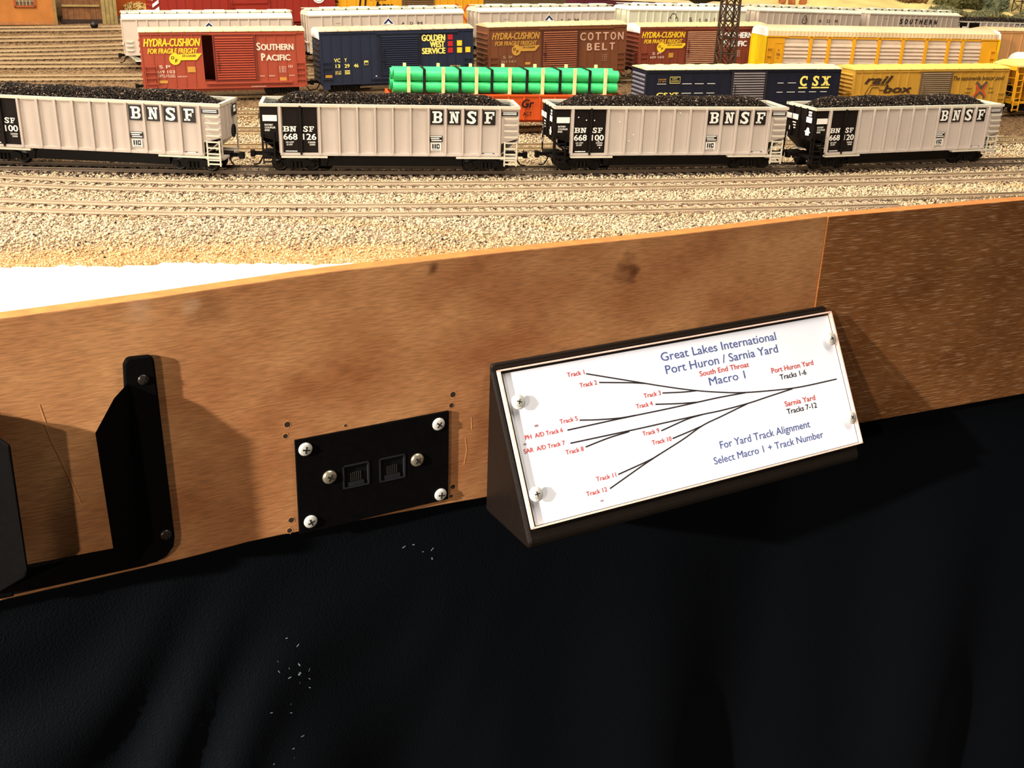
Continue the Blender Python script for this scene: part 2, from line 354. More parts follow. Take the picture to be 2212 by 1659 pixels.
def sweep_rail(path, off, zf=0.0):
    prof = [(-.0010, -.0021, 0), (.0010, -.0021, 0), (.0010, -.0017, 0), (.0003, -.0013, 0), (.0003, -.0006, 0), (.0005, -.0005, 0), (.0005, 0, 1), (-.0005, 0, 0), (-.0005, -.0005, 0), (-.0003, -.0006, 0), (-.0003, -.0013, 0), (-.0010, -.0017, 0)]
    mb = MB(); k = len(prof); vs = []
    def side(i):
        d = (path[min(len(path) - 1, i + 1)] - path[max(0, i - 1)]).normalized(); return path[i] + Vector((-d.y, d.x, 0)) * off
    path = [p for i, p in enumerate(path) if side(i).y > yfront(side(i).x) + .0125]      # a rail ends where it meets the fascia board
    n = len(path)
    for i, p in enumerate(path):
        d = (path[min(n - 1, i + 1)] - path[max(0, i - 1)]).normalized(); nn = Vector((-d.y, d.x, 0)); q = p + nn * off
        for a, h, _ in prof: w = q + nn * a; vs.append((w.x, w.y, zg(q.x, q.y) + h + zf))
    fs0 = []; fs1 = []
    for i in range(n - 1):
        for j in range(k):
            f = (i * k + j, (i + 1) * k + j, (i + 1) * k + (j + 1) % k, i * k + (j + 1) % k)
            (fs1 if prof[j][2] else fs0).append(f)
    mb.add(vs, fs0, 0); b = len(mb.v); mb.add([], [], 1)
    for f in fs1: mb.f.append(f); mb.m.append(1); mb.sm.append(False)
    return mb
def tie_mb():
    return MB().box(-.0012, .0012, -.0136, .0136, -.0044, -.0028)
TIE0 = None
def build_track(key, gauge=.020, single=False):
    global TIE0
    path = spline(TRK[key], 150) if len(TRK[key]) < 40 else [Vector((x, y, 0)) for x, y in TRK[key]]
    path = [p for p in path if p.y + .012 > yfront(p.x) + .015]
    t = thing('rail_track', TLAB[key], 'track', (path[0].x, path[0].y, zg(path[0].x, path[0].y)), 0, 'tracks of the rail yard')
    inv = Matrix.Translation(-t.location)
    mr = mat('shaded_oily_rail', '5a4c3e', .5, .2, .15, 60) if key == 'T3' else (M_rail if key in ('T1', 'T2') else mat('yard_rail', 'a8906c', .5, .2, .15, 60))  # coal track rails: oily, plus painted shade from the cars above
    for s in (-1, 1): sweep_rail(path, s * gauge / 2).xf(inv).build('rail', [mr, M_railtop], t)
    # ties
    acc = 0; pts = []; pitch = .0078
    for a, b in zip(path[:-1], path[1:]):
        L = (b - a).length; d = (b - a) / L
        while acc < L:
            q_ = a + d * acc; acc += pitch
            if q_.y - .0145 > yfront(q_.x) + .0125: pts.append((q_, math.atan2(d.y, d.x)))
        acc -= L
    if single:
        vis = [q for q in pts if -.36 < q[0].x < .42][:100]
        if TIE0 is None: TIE0 = tie_mb().build('tie', M_tie, t); first = TIE0
        else: first = None
        for k, (p, a) in enumerate(vis):
            o = first if (first is not None and k == 0) else TIE0.copy()
            if not (first is not None and k == 0): COL.objects.link(o); o.parent = t
            o.location = (p.x - t.location.x, p.y - t.location.y, 0); o.rotation_euler = (0, 0, a)
        rest = [q for q in pts if not any(q is w for w in vis)]
    else: rest = pts
    mb = MB()
    for p, a in rest:
        if single and p.x < -.45: continue
        q = tie_mb() if single else MB().box(-.0011, .0011, -.0128, .0128, -.0045, -.0034); q.xf(Matrix.Translation((p.x - t.location.x, p.y - t.location.y, zg(p.x, p.y) - t.location.z)) @ Matrix.Rotation(a, 4, 'Z'))
        mb.add(q.v, q.f)
    if mb.v: tag(mb.build('ties', M_tie if single else mat('yard_tie', '64503a', .9, 0, .3, 300), t), kind='stuff')
    return t

def stones(name, pos, size, seed, m, col=None, dark=None):
    """many small angular stones as one mesh"""
    rs = np.random.RandomState(seed); n = len(pos)
    base = np.array([(1, 0, 0), (-1, 0, 0), (0, 1, 0), (0, -1, 0), (0, 0, 1), (0, 0, -1)], float)
    fc = np.array([(0, 2, 4), (2, 1, 4), (1, 3, 4), (3, 0, 4), (2, 0, 5), (1, 2, 5), (3, 1, 5), (0, 3, 5)])
    s = size * (.55 + .9 * rs.rand(n, 1, 1)) * (.75 + .5 * rs.rand(n, 1, 3))
    v = base[None] * s * (.75 + .5 * rs.rand(n, 6, 1))
    a = rs.rand(n) * 6.283; b = rs.rand(n) * 2.0 - 1.0
    ca, sa, cb, sb = np.cos(a), np.sin(a), np.cos(b), np.sin(b)
    x, y, z = v[..., 0], v[..., 1], v[..., 2]
    x, z = x * cb[:, None] + z * sb[:, None], -x * sb[:, None] + z * cb[:, None]
    x, y = x * ca[:, None] - y * sa[:, None], x * sa[:, None] + y * ca[:, None]
    v = np.stack([x, y, z], -1) + pos[:, None, :]
    f = (fc[None] + (np.arange(n) * 6)[:, None, None]).reshape(-1, 3)
    me = bpy.data.meshes.new(name); me.vertices.add(n * 6); me.vertices.foreach_set('co', v.astype(np.float32).ravel())
    me.loops.add(len(f) * 3); me.loops.foreach_set('vertex_index', f.astype(np.int32).ravel())
    me.polygons.add(len(f)); me.polygons.foreach_set('loop_start', np.arange(0, len(f) * 3, 3, dtype=np.int32))
    try: me.polygons.foreach_set('loop_total', np.full(len(f), 3, dtype=np.int32))
    except Exception: pass
    at = me.attributes.new('shade', 'FLOAT', 'FACE'); sh = .04 + .96 * rs.rand(n)
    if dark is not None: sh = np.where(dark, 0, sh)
    at.data.foreach_set('value', np.repeat(sh, 8).astype(np.float32))
    if col is not None:
        at = me.attributes.new('zone', 'FLOAT', 'FACE'); at.data.foreach_set('value', np.repeat(col, 8).astype(np.float32))
    me.materials.append(m); me.update(calc_edges=True); me.validate()
    return me
def stone_mat(name, ramps, rough=.9, spec=.2):
    m = bpy.data.materials.new(name); m.use_nodes = True; nt = m.node_tree; L = nt.links; b = nt.nodes['Principled BSDF']
    b.inputs['Roughness'].default_value = rough; b.inputs['Specular IOR Level'].default_value = spec
    a = nt.nodes.new('ShaderNodeAttribute'); a.attribute_name = 'shade'; outs = []
    for stops in ramps:
        r = nt.nodes.new('ShaderNodeValToRGB'); e = r.color_ramp.elements
        while len(e) < len(stops): e.new(.5)
        for i, (p, c) in enumerate(stops): e[i].position = p; e[i].color = lin(c)
        L.new(a.outputs['Fac'], r.inputs[0]); outs.append(r.outputs[0])
    o = outs[0]
    if len(outs) > 1:
        z = nt.nodes.new('ShaderNodeAttribute'); z.attribute_name = 'zone'
        x = nt.nodes.new('ShaderNodeMix'); x.data_type = 'RGBA'; L.new(z.outputs['Fac'], x.inputs[0]); L.new(outs[0], x.inputs[6]); L.new(outs[1], x.inputs[7]); o = x.outputs[2]
    L.new(o, b.inputs['Base Color']); return m

def build_ballast():
    rs = np.random.RandomState(11); n = 215000
    x = rs.rand(n) * .92 - .44; y = rs.rand(n) * .62 + .42
    yf = np.where(x < FSEAM.x, FO.y + (x - FO.x) * math.tan(R(30.25)), FSEAM.y + (x - FSEAM.x) * math.tan(R(24.96))) + .0165
    P = [(-.8, .36), (-.40, .45), (-.2553, .5059), (-.2302, .5157), (-.2078, .5144), (-.1736, .5238), (-.1454, .5299), (-.0996, .5331), (-.0641, .5376), (-.02, .542), (.3, .57)]
    wy = np.interp(x, [p[0] for p in P], [p[1] for p in P])
    dens = np.clip((y - wy - .004) / .035, 0, 1) ** .8 * np.where(y > .86, .75, 1)
    # thinner between and beside the rails so the sleepers show
    for k in ('T1', 'T2', 'T3'):
        t = TRK[k]; cy = np.interp(x, [p[0] for p in t], [p[1] for p in t])
        dens *= np.where(np.abs(y - cy) < .0150, .60, 1)
        dens *= np.where(np.abs(np.abs(y - cy) - .0102) < .0014, 0, 1)
    for k in ('T4', 'T5'):
        t = TRK[k]; cy = np.interp(x, [p[0] for p in t], [p[1] for p in t])
        dens *= np.where(np.abs(np.abs(y - cy) - .0102) < .0014, 0, 1)
    keep = (y > yf) & (rs.rand(n) < dens) & (x > -.2 - y * .47 + .08 - .03) & (x < y * .5 + .05)
    x, y = x[keep], y[keep]; wy = wy[keep]
    z = GZ + zgv(x, y) + .0003 * rs.rand(len(x)) + .0008 * rs.rand(len(x)) * (rs.rand(len(x)) < .3)
    pat = np.sin(x * 23 + 3 * np.sin(y * 31)) * np.sin(y * 41 + 2 * np.sin(x * 17)); sand = np.clip(1.3 - (y - wy) / .050 + .5 * (rs.rand(len(x)) - .5), 0, 1); sand = np.maximum(sand, np.clip(pat * .9 - .25, 0, .8))
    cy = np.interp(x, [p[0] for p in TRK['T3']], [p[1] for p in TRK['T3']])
    dk = (rs.rand(len(x)) < np.clip(1.25 - np.abs(y - cy + .003) / .020, 0, .8)) | (rs.rand(len(x)) < .035)      # coal dust and the coal train's shadow band, both put into stone colour
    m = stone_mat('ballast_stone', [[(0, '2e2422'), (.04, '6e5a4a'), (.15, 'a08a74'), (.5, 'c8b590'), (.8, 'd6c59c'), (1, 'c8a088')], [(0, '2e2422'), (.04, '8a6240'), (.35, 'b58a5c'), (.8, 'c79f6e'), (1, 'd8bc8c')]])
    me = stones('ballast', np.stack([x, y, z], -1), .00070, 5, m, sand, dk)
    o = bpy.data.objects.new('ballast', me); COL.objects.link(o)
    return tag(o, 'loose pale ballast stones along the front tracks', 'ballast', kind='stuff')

# ------------------------------------------------------------------ rolling stock
M_blk = mat('black_plastic', '100c0a', .6, 0, .2, 200, 0, 1500, .15); M_wheel = mat('wheel_metal', '1c1714', .4, .2, .2, 200, 0, 1500, .25)
M_white = mat('white_marking', 'f2efe8', .6, 0, .02); M_yel = mat('yellow_marking', 'f0c52a', .6, 0, .03); M_black = mat('black_marking', '120d0c', .5, 0, .05)
M_red = mat('red_marking', 'b51a1a', .6, 0, .03); M_navy = mat('navy_marking', '1c2450', .6, 0, .03); M_lyel = mat('pale_yellow_marking', 'f4dd70', .6, 0, .03)
M_glyph = mat('pink_white_marking', 'e2cbb8', .6, 0, .05); M_dgold = mat('dull_gold_marking', 'bb8a38', .6, 0, .08); M_brown = mat('brown_marking', '3a2616', .6, 0, .05)

PROTO = {}
def truck_parts():
    """sideframes, bolster, axles; wheelsets are sub-parts"""
    mb = MB()
    for s in (-1, 1):
        y0, y1 = (s * .0142, s * .0118) if s < 0 else (s * .0118, s * .0142)
        mb.prism([(-.0155, .0062), (-.0155, .0042), (-.009, .0040), (-.0045, .0020), (.0045, .0020), (.009, .0040), (.0155, .0042), (.0155, .0062), (.010, .0075), (.0045, .0092), (-.0045, .0092), (-.010, .0075)], 'y', min(y0, y1), max(y0, y1))
        for k in range(3): mb.cyl((-.0028 + k * .0028, s * .0145, .0028), (-.0028 + k * .0028, s * .0145, .0068), .0011, 8)
        for k in (-1, 1): mb.cyl((k * .0112, s * .0140, .0052), (k * .0112, s * .0156, .0052), .0017, 10)
    mb.box(-.0035, .0035, -.0125, .0125, .005, .0085)
    w = MB()
    w.cyl((0, -.0125, .0052), (0, .0125, .0052), .0009, 8)
    for s in (-1, 1):
        w.lathe([(.0010, .0020), (.0022, .0021), (.0036, .0013), (.0044, .0013), (.0050, .0016), (.0052, .0012), (.0053, -.0008), (.0060, -.0010), (.0060, -.0016), (.0010, -.0017)], (0, s * .0095, .0052), (0, s, 0), 20)
    return mb, w
def add_truck(parent, x, z=0):
    if 'truck' not in PROTO:
        mb, w = truck_parts()
        t = mb.build('truck', M_blk, parent)
        ws = [w.build('wheelset', M_wheel, t)]; c = ws[0].copy(); COL.objects.link(c); c.parent = t
        ws[0].location = (-.0112, 0, 0); c.location = (.0112, 0, 0); PROTO['truck'] = t
    else: t = copy_part(PROTO['truck'], parent)
    t.location = (x, 0, z); return t
def add_coupler(parent, x, s, ln, z=.0098, hose=True):
    mb = MB().box(min(0, s * ln), max(0, s * ln), -.0014, .0014, z - .0012, z + .0012).box(min(s * (ln - .0012), s * (ln + .0018)), max(s * (ln - .0012), s * (ln + .0018)), -.0030, .0010, z - .0022, z + .0022)
    mb.box(min(0, -s * .010), max(0, -s * .010), -.0040, .0040, z - .0020, z + .0020)
    if hose: mb.path([(s * .000, -.0062, z - .001), (s * .0012, -.0064, z - .0035), (s * .0030, -.0063, z - .0062), (s * .0055, -.006, z - .0070), (s * .0070, -.006, z - .0064)], .00055, 6)
    o = mb.build('coupler', M_blk, parent); o.location = (x, 0, 0); return o
def ladder(parent, x0, x1, zs, y, m, out=.0012, rails=True, name='ladder'):
    mb = MB(); t = .00045
    for z in zs:
        mb.box(x0, x1, y - out - t, y - out + t, z - t, z + t)
        for x in (x0, x1): mb.box(x - t, x + t, y - out, y + .0004, z - t, z + t)
    if rails:
        for x in (x0, x1): mb.box(x - t, x + t, y - out - t, y - out + t, min(zs) - .0015, max(zs) + .001)
    return mb.build(name, m, parent)

def car_root(name, label, cat, spec, group=None):
    x, y, yaw, L = spec
    zl = zg(x - math.cos(yaw) * L / 2, y - math.sin(yaw) * L / 2); zr = zg(x + math.cos(yaw) * L / 2, y + math.sin(yaw) * L / 2)
    t = thing(name, label, cat, (x, y, (zl + zr) / 2), yaw, group)
    t.rotation_euler = (0, -math.asin((zr - zl) / L), yaw); return t

def boxcar(label, spec, h, zs, colr, roofc, ribs, door, texts=(), ladders=(), group=None, dooropen=None, endc=None, doorc=None, nslat=17, slatm=None, W=.036, roof_h=.0035, coup=(.006, .006), ladm=None, decals=None, wavy=0.0, endtop=None):
    L = spec[3]; t = car_root('boxcar', label, 'boxcar', spec, group); yN = -W / 2; hl = L / 2
    X = lambda u: -hl + u * L
    Z = lambda v: zs + v * (h - zs)
    body = MB(); rb = .0005
    if dooropen:
        a, b_ = X(dooropen[0]), X(dooropen[1]); z0, z1 = Z(dooropen[2]), Z(dooropen[3])
        body.box(-hl, a, yN, W / 2, zs, h); body.box(b_, hl, yN, W / 2, zs, h)
        body.box(a, b_, yN, W / 2, zs, z0); body.box(a, b_, yN, W / 2, z1, h); body.box(a, b_, W / 2 - .001, W / 2, z0, z1)
    else: body.box(-hl, hl, yN, W / 2, zs, h)
    for u in ribs:
        for s in (-1, 1):
            y0 = s * W / 2; body.box(X(u) - .0006, X(u) + .0006, min(y0, y0 + s * rb), max(y0, y0 + s * rb), zs + .002, h - .0022)
    for s in (-1, 1):
        y0 = s * W / 2
        body.box(-hl, hl, min(y0, y0 + s * .0008), max(y0, y0 + s * .0008), h - .0022, h - .0008)
        body.box(-hl, hl, min(y0, y0 + s * .0005), max(y0, y0 + s * .0005), zs, zs + .0016)
        for e in (-1, 1): body.box(min(e * hl, e * (hl - .0014)), max(e * hl, e * (hl - .0014)), min(y0, y0 + s * .0005), max(y0, y0 + s * .0005), zs, h - .001)
    body.box(-hl + .016, hl - .016, -.008, .008, zs - .0035, zs)
    body.build('body', colr, t)
    n = 9
    for e in (-1, 1):
        en = MB()
        for k in range(n):
            z = Z(.06 + .80 * k / (n - 1)); x0 = e * hl
            en.prism([(x0, z - .0014), (x0 + e * .0011, z), (x0, z + .0014)], 'y', yN + .002, W / 2 - .002)
        en.build('end_panel', endc or colr, t, normals=True)
    if endtop:
        for e in (-1, 1): MB().prism([(yN, Z(.86)), (W / 2, Z(.86)), (W / 2, h), (W / 4, h + roof_h * .75), (0, h + roof_h), (-W / 4, h + roof_h * .75), (yN, h)], 'x', e * (hl + .0002), e * (hl + .0007)).build('end_gable', endtop, t, normals=True)
    rf = MB(); ov = .0010
    prof = [(yN - ov, h), (W / 2 + ov, h), (W / 2 + ov, h + .0006), (W / 4, h + roof_h * .75), (0, h + roof_h), (-W / 4, h + roof_h * .75), (yN - ov, h + .0006)]
    rf.prism(prof, 'x', -hl - .0006, hl + .0006)
    nr = 13
    for k in range(nr):
        x = X((k + .5) / nr); w2 = .0006
        pr = [(yN - ov - .0003, h + .0002), (yN - ov - .0003, h + .0012), (-W / 4, h + roof_h * .75 + .0006), (0, h + roof_h + .0006), (W / 4, h + roof_h * .75 + .0006), (W / 2 + ov + .0003, h + .0012), (W / 2 + ov + .0003, h + .0002)]
        rf.prism(pr, 'x', x - w2, x + w2)
    rf.build('roof', roofc, t, normals=True)
    if door:
        u0, u1, v0, v1 = door; dm = doorc or colr; d = MB(); yd = yN - .0010
        d.box(X(u0), X(u1), yd, yN + (.0003), Z(v0), Z(v1))
        for k in range(nslat):
            z = Z(v0 + .03) + (Z(v1 - .03) - Z(v0 + .03)) * (k + .5) / nslat; dz = (Z(v1) - Z(v0)) / nslat * .27
            d.prism([(yd, z - dz), (yd - .0008, z - dz * .5), (yd - .0008, z + dz * .5), (yd, z + dz)], 'x', X(u0) + .0016, X(u1) - .0016, 1)
        for u in (u0, u1): d.box(X(u) - .0006, X(u) + .0006, yd - .0006, yd, Z(v0), Z(v1))
        do = d.build('door', [dm, slatm or dm], t, normals=True)  # where slatm is given, slat shading is painted: pale slats on dark base
        MB().box(X(u0) + .003, X(u0) + .0036, yd - .0016, yd - .0006, Z(v0 + .18), Z(v0 + .55)).box(X(u0) + .002, X(u0) + .005, yd - .0016, yd - .0004, Z(v0 + .30), Z(v0 + .33)).build('door_handle', dm, do)
        MB().box(X(max(0.02, u0 - .06)), X(min(.97, u1 + .22)), yN - .0020, yN, Z(v0) - .0018, Z(v0) - .0002).build('door_track', colr, t)
        MB().box(X(max(.02, u0 - .02)), X(min(.97, u1 + .26)), yN - .0014, yN, Z(v1) + .0002, Z(v1) + .0014).build('upper_door_track', colr, t)
    lm = ladm or colr
    for (u0, u1, vs) in ladders: ladder(t, X(u0), X(u1), [Z(v) for v in vs], yN, lm)
    # end ladder seen on the left end
    for e_ in (-1, 1):
        e = MB()
        for v in (.12, .22, .32, .42): e.box(min(e_ * hl, e_ * (hl + .002)) , max(e_ * hl, e_ * (hl + .002)), yN + .001, yN + .009, Z(v) - .0004, Z(v) + .0004)
        e.build('end_ladder', lm, t)
    yT = yN - .00062
    by = {}
    for it in texts:
        s, u0, u1, v0, v1, m = it[:6]; st = it[6] if len(it) > 6 else {}
        nm_ = {'#rect': 'marking_panel', '#disc': 'emblem', '#poly': 'emblem', '#stroke': 'emblem_line'}.get(s, 'lettering')
        mb = by.setdefault(len(by), (MB(), m, nm_))[0]
        if s == '#rect': rect(mb, X(u0), X(u1), Z(v0), Z(v1), yT)
        elif s == '#disc': disc(mb, X(u0), Z(v0), u1, u1, yT)
        elif s == '#poly': poly(mb, [(X(a), Z(b)) for a, b in u0], yT - u1)
        elif s == '#stroke': stroke(mb, [(X(a), Z(b)) for a, b in u0], u1, yT - .0001)
        elif s == '#slab': slab(mb, st['ch'], X(u0), X(u1), Z(v0), Z(v1), yT)
        else: put_text(mb, s, X(u0), X(u1), Z(v0), Z(v1), yT - st.get('up', 0), st.get('bold', .02), st.get('shear', 0))
    for mb, m, nm_ in by.values(): mb.build(nm_, m, t)
    for e_, c in ((-1, coup[0]), (1, coup[1])): add_coupler(t, e_ * hl, e_, c)
    for e_ in (-1, 1): add_truck(t, e_ * (hl - .024))
    return t

# grey coal hopper car with black left end
M_grey = mat('hopper_grey', 'c0b4aa', .45, 0, .05, 40); M_rim = mat('hopper_rim', 'd4ccb8', .4, 0, .04, 40); M_inner = mat('hopper_inside', 'b4bab2', .5, 0, .08, 60)
M_bpanel = mat('hopper_black', '17110e', .6, 0, .1, 60, 0, 1500, .15)
COAL = None
def coal_mesh(L, W):
    rs = np.random.RandomState(2); n = 11000
    x = (rs.rand(n) - .5) * L; y = (rs.rand(n) - .5) * W
    u = np.abs(x) / (L / 2)
    z = coal_z(x, y, L, W) + .0003 * rs.rand(n)
    m = stone_mat('coal_lump', [[(0, '0c0908'), (.55, '1c1612'), (.9, '382c24'), (1, '8a7866')]], .6, .08)
    return stones('coal_load', np.stack([x, y, z], -1), .00062, 8, m)
def coal_z(x, y, L, W):
    u = np.clip(np.abs(x) / (L / 2), 0, 1); v = np.clip(np.abs(y) / (W / 2), 0, 1)
    e = np.clip((1 - u) / .26, 0, 1); e = e * e * (3 - 2 * e)
    return .0425 + e * (.0020 + .0072 * (1 - v ** 2.2)) + .0004 * np.sin(x * 170) 
def coal_car(label, spec, num, loadlabel, coup=(.006, .006), emblem=True, specks=False):
    global COAL
    t = car_root('coal_hopper_car', label, 'hopper car', spec, 'grey coal hopper cars loaded with coal')
    L = spec[3]; k = L / .180; W = .0365; yN = -W / 2; th = .0009
    S = lambda x: x * k / 1000
    zt, zb = .0455, .0125
    outline = [(-89.5, zt), (-89.5, .0245), (-77, .0208), (-77, zb), (77, zb), (77, .0208), (89.5, .0245), (89.5, zt)]
    # side sheets: black at the left end, grey for the rest
    def clip(x0, x1, m_, mb):
        def zlow(x):
            a = abs(x)
            return zb if a <= 77 else .0208 + (a - 77) / 12.5 * .0037
        for s in (-1, 1):
            y0, y1 = (s * W / 2, s * (W / 2 - th)); pts = [(S(x0), zt), (S(x0), zlow(x0))]
            for c in (-77, 77):
                if x0 < c < x1: pts += ([(S(c), .0208), (S(c), zb)] if c < 0 else [(S(c), zb), (S(c), .0208)])
            pts += [(S(x1), zlow(x1)), (S(x1), zt)]
            mb.prism(pts, 'y', min(y0, y1), max(y0, y1), m_)
    side = MB(); clip(-89.5, -49.8, 1, side); clip(-49.8, 89.5, 0, side)
    ribx = [-76.3, -62.7, -49.8, -36.5, -24, -11.8, .4, 12.7, 25.2, 37.2, 49.3, 61.9, 75.4]
    for i, x in enumerate(ribx):
        for s in (-1, 1):
            y0 = s * W / 2; side.box(S(x) - .0007, S(x) + .0007, min(y0, y0 + s * .0019), max(y0, y0 + s * .0019), zb, zt, 1 if i == 1 else 0)
            for q in (-1, 1):
                side.box(S(x) + q * .0011 - .00025, S(x) + q * .0011 + .00025, min(y0, y0 + s * .0003), max(y0, y0 + s * .0003), zb + .001, zt - .001, 1 if i == 1 else 0)
    for s in (-1, 1):
        y0 = s * W / 2; side.box(S(-77), S(77), min(y0, y0 + s * .0014), max(y0, y0 + s * .0014), zb - .0006, zb + .0012)
    side.build('side', [M_grey, M_bpanel], t, normals=True)
    rim = MB(); zr = .0468
    for s in (-1, 1): rim.box(-L / 2, L / 2, s * (W / 2 + .0010) if s < 0 else W / 2 - .0016, -W / 2 + .0016 if s < 0 else W / 2 + .0010, zt - .0006, zr)
    for s in (-1, 1): rim.box(min(s * L / 2, s * (L / 2 - .0024)), max(s * L / 2, s * (L / 2 - .0024)), -W / 2, W / 2, zt - .0006, zr)
    rim.build('top_rim', M_rim, t)
    ins = MB().box(-L / 2 + .003, L / 2 - .003, -W / 2 + .0012, W / 2 - .0012, .030, .0312)
    for s in (-1, 1):
        ins.box(-L / 2 + .002, L / 2 - .002, s * (W / 2 - .0012) - .0002, s * (W / 2 - .0012) + .0002, .030, zt)
        ins.box(s * (L / 2 - .0022) - .0002, s * (L / 2 - .0022) + .0002, -W / 2 + .001, W / 2 - .001, .030, zt)
    ins.build('inner_lining', M_inner, t)
    for s, m_ in ((-1, M_bpanel), (1, M_grey)):
        e = MB(); x = s * (L / 2 - .0005)
        e.box(min(x, x - s * .0009), max(x, x - s * .0009), -W / 2 + .0006, W / 2 - .0006, .0225, zt)
        x2 = S(s * 77); e.prism([(x, .0225), (x - s * .001, .0225), (x2 - s * .001, zb), (x2, zb)], 'y', -W / 2 + .001, W / 2 - .001)
        for y in (-.0085, .0, .0085): e.box(min(x, x + s * .0011), max(x, x + s * .0011), y - .0007, y + .0007, .0225, zt)
        for y in (-W / 2 + .0006, W / 2 - .0014): e.box(min(x, x - s * .0010), max(x, x - s * .0010), y, y + .0010, .0105, .0245)
        e.box(min(x, x2), max(x, x2), -W / 2 + .0015, W / 2 - .0015, .0090, .0106)
        eo = e.build('end_panel', m_, t, normals=True)
        if s > 0:
            b = MB(); b.lathe([(.0046, 0), (.0046, .0005), (.0036, .0005), (.0036, .0002), (.0004, .0003)], (x + .0012, .004, .026), (1, 0, 0), 20); b.build('brake_wheel', M_blk, eo, normals=True)
            q = MB(); q.add([(x + .0013, .004, .036), (x + .0013, .0135, .036), (x + .0013, .0135, .044), (x + .0013, .004, .044)], [(0, 1, 2, 3)]); q.build('number_board', M_bpanel, eo)
            q = MB(); q.add([(x + .0014, .006, .0385), (x + .0014, .011, .0385), (x + .0014, .011, .0405), (x + .0014, .006, .0405)], [(0, 1, 2, 3)]); q.add([(x + .0014, .006, .041), (x + .0014, .011, .041), (x + .0014, .011, .043), (x + .0014, .006, .043)], [(0, 1, 2, 3)]); q.build('number_plate', M_white, eo)
        else:
            q = MB(); xx = x - .0013
            def er(y0, y1, z0, z1): q.add([(xx, y0, z0), (xx, y1, z0), (xx, y1, z1), (xx, y0, z1)], [(3, 2, 1, 0)])
            er(-.0165, -.0095, .0355, .0395); er(.001, .0082, .0355, .0395); er(.0092, .0165, .0355, .0395); er(-.0155, -.0115, .0402, .0417); er(-.0155, -.0115, .0423, .0438)
            for i in range(3): er(.003, .0075 - .001 * i, .0328 - i * .002, .0338 - i * .002)
            for a in range(3): er(.010 + .002 * (a % 2), .0112 + .002 * (a % 2), .017 + a * .005, .020 + a * .005)
            if emblem:
                P = [(-.0165, .0285), (-.0150, .0295), (-.0142, .0318), (-.0118, .0318), (-.0110, .0298), (-.0090, .0288), (-.0102, .0278), (-.0105, .0258), (-.0150, .0262), (-.0148, .0278)]
                q.add([(xx, p[0], p[1]) for p in P], [tuple(range(len(P)))])
            q.build('reflective_marking', M_white, eo)
    un = MB().box(S(-50), S(50), -.0125, .0125, .0036, zb + .0005).box(S(-77), S(77), -.0045, .0045, .0075, zb).prism([(S(-50), zb), (S(-50), .0036), (S(-46), .0036), (S(-44), zb)], 'y', -.0135, .0135)
    un.build('underframe', M_blk, t)
    sb = MB().box(S(-76.5), S(-45), yN - .0016, yN + .002, .0103, .0116).box(S(45), S(88.5), yN - .0016, yN + .002, .0103, .0116)
    sb.box(S(-76.5), S(-45), -yN - .002, -yN + .0016, .0103, .0116).box(S(45), S(88.5), -yN - .002, -yN + .0016, .0103, .0116); sb.build('side_sill', M_rim, t)
    ladder(t, S(79.5), S(88.5), [.0385, .0342, .0300, .0257], yN, M_rim, .0014, False, 'grab_iron')
    ladder(t, S(79.5), S(88.0), [.0066, .0092, .0135, .0175, .0215], yN, M_rim, .0012, True)
    ladder(t, S(-88.5), S(-81), [.0269, .0205, .0150, .0110, .0075], yN, M_blk, .0014, True)
    # lettering
    y = yN - .00055
    WL = []; KL = []
    class Sep:
        def __init__(s, L): s.L = L
        def add(s, vs, fs, m=0, smooth=False):
            q = MB(); q.add(vs, fs, 0); s.L.append(q); return s
    w = Sep(WL); k_ = Sep(KL)
    def letter(*a):
        q = MB(); slab(q, *a); WL.append(q)
    for i, ch in enumerate('BNSF'):
        a = (25.2, 37.2, 49.3, 61.9)[i]; x0, x1 = S(a + 1.5), S(a + 10.6)
        rect(k_, x0, x1, .0338, .0440, y); letter(ch, x0 + (x1 - x0) * .15, x1 - (x1 - x0) * .10, .0350, .0430, y - .0001)
    rect(k_, S(26.2), S(35.2), .0219, .0262, y); rect(k_, S(76.8), S(88.4), .0402, .0432, y)
    for i in range(3): rect(w, S(26.6 + .4 * i), S(34.6 - 1.6 * (i % 2)), .0252 - i * .0013, .0259 - i * .0013, y - .0001)
    for i in range(2): rect(w, S(77.8), S(87.4), .0411 + i * .0011, .0417 + i * .0011, y - .0001)
    rect(w, S(27), S(34.2), .0158, .0212, y)
    for a, b in ((28, 29), (29.6, 30.6), (31.0, 33.2)): rect(k_, S(a), S(b), .0172, .0205, y - .0001)
    rect(w, S(31.8), S(32.6), .0182, .0196, y - .0002); rect(k_, S(28), S(33.2), .0162, .0165, y - .0001)
    rect(k_, S(63.5), S(72.5), .0135, .0143, y); rect(w, S(65), S(71), .0137, .0141, y - .0001)
    for s_, x0, x1 in (('B', -74.6, -70.4), ('N', -70.0, -65.6), ('S', -61.0, -57.6), ('F', -57.0, -53.6)): letter(s_, S(x0), S(x1), .0282, .0318, y)
    put_text(w, num[:3], S(-74.6), S(-65.0), .0227, .0267, y, .03); put_text(w, num[3:], S(-61.4), S(-52.2), .0227, .0267, y, .03)
    for (a, b, z) in ((-73, -67.5, .0204), (-72.6, -68.5, .0188), (-58, -53, .0204), (-57, -53.2, .0188)): put_text(w, 'LD LMT' if a < -65 else '53000', S(a), S(b), z, z + .0011, y, .02)
    rect(w, S(-73.5), S(-65.5), .0145, .0151, y)
    rect(w, S(-88), S(-78.4), .0351, .0392, y)
    for i, s_ in enumerate(('ROTARY', 'COUPLER', 'END')): put_text(w, s_, S(-86.8), S((-81.2, -79.6, -83.4)[i]), .0320 - i * .0018, .0332 - i * .0018, y, .03)
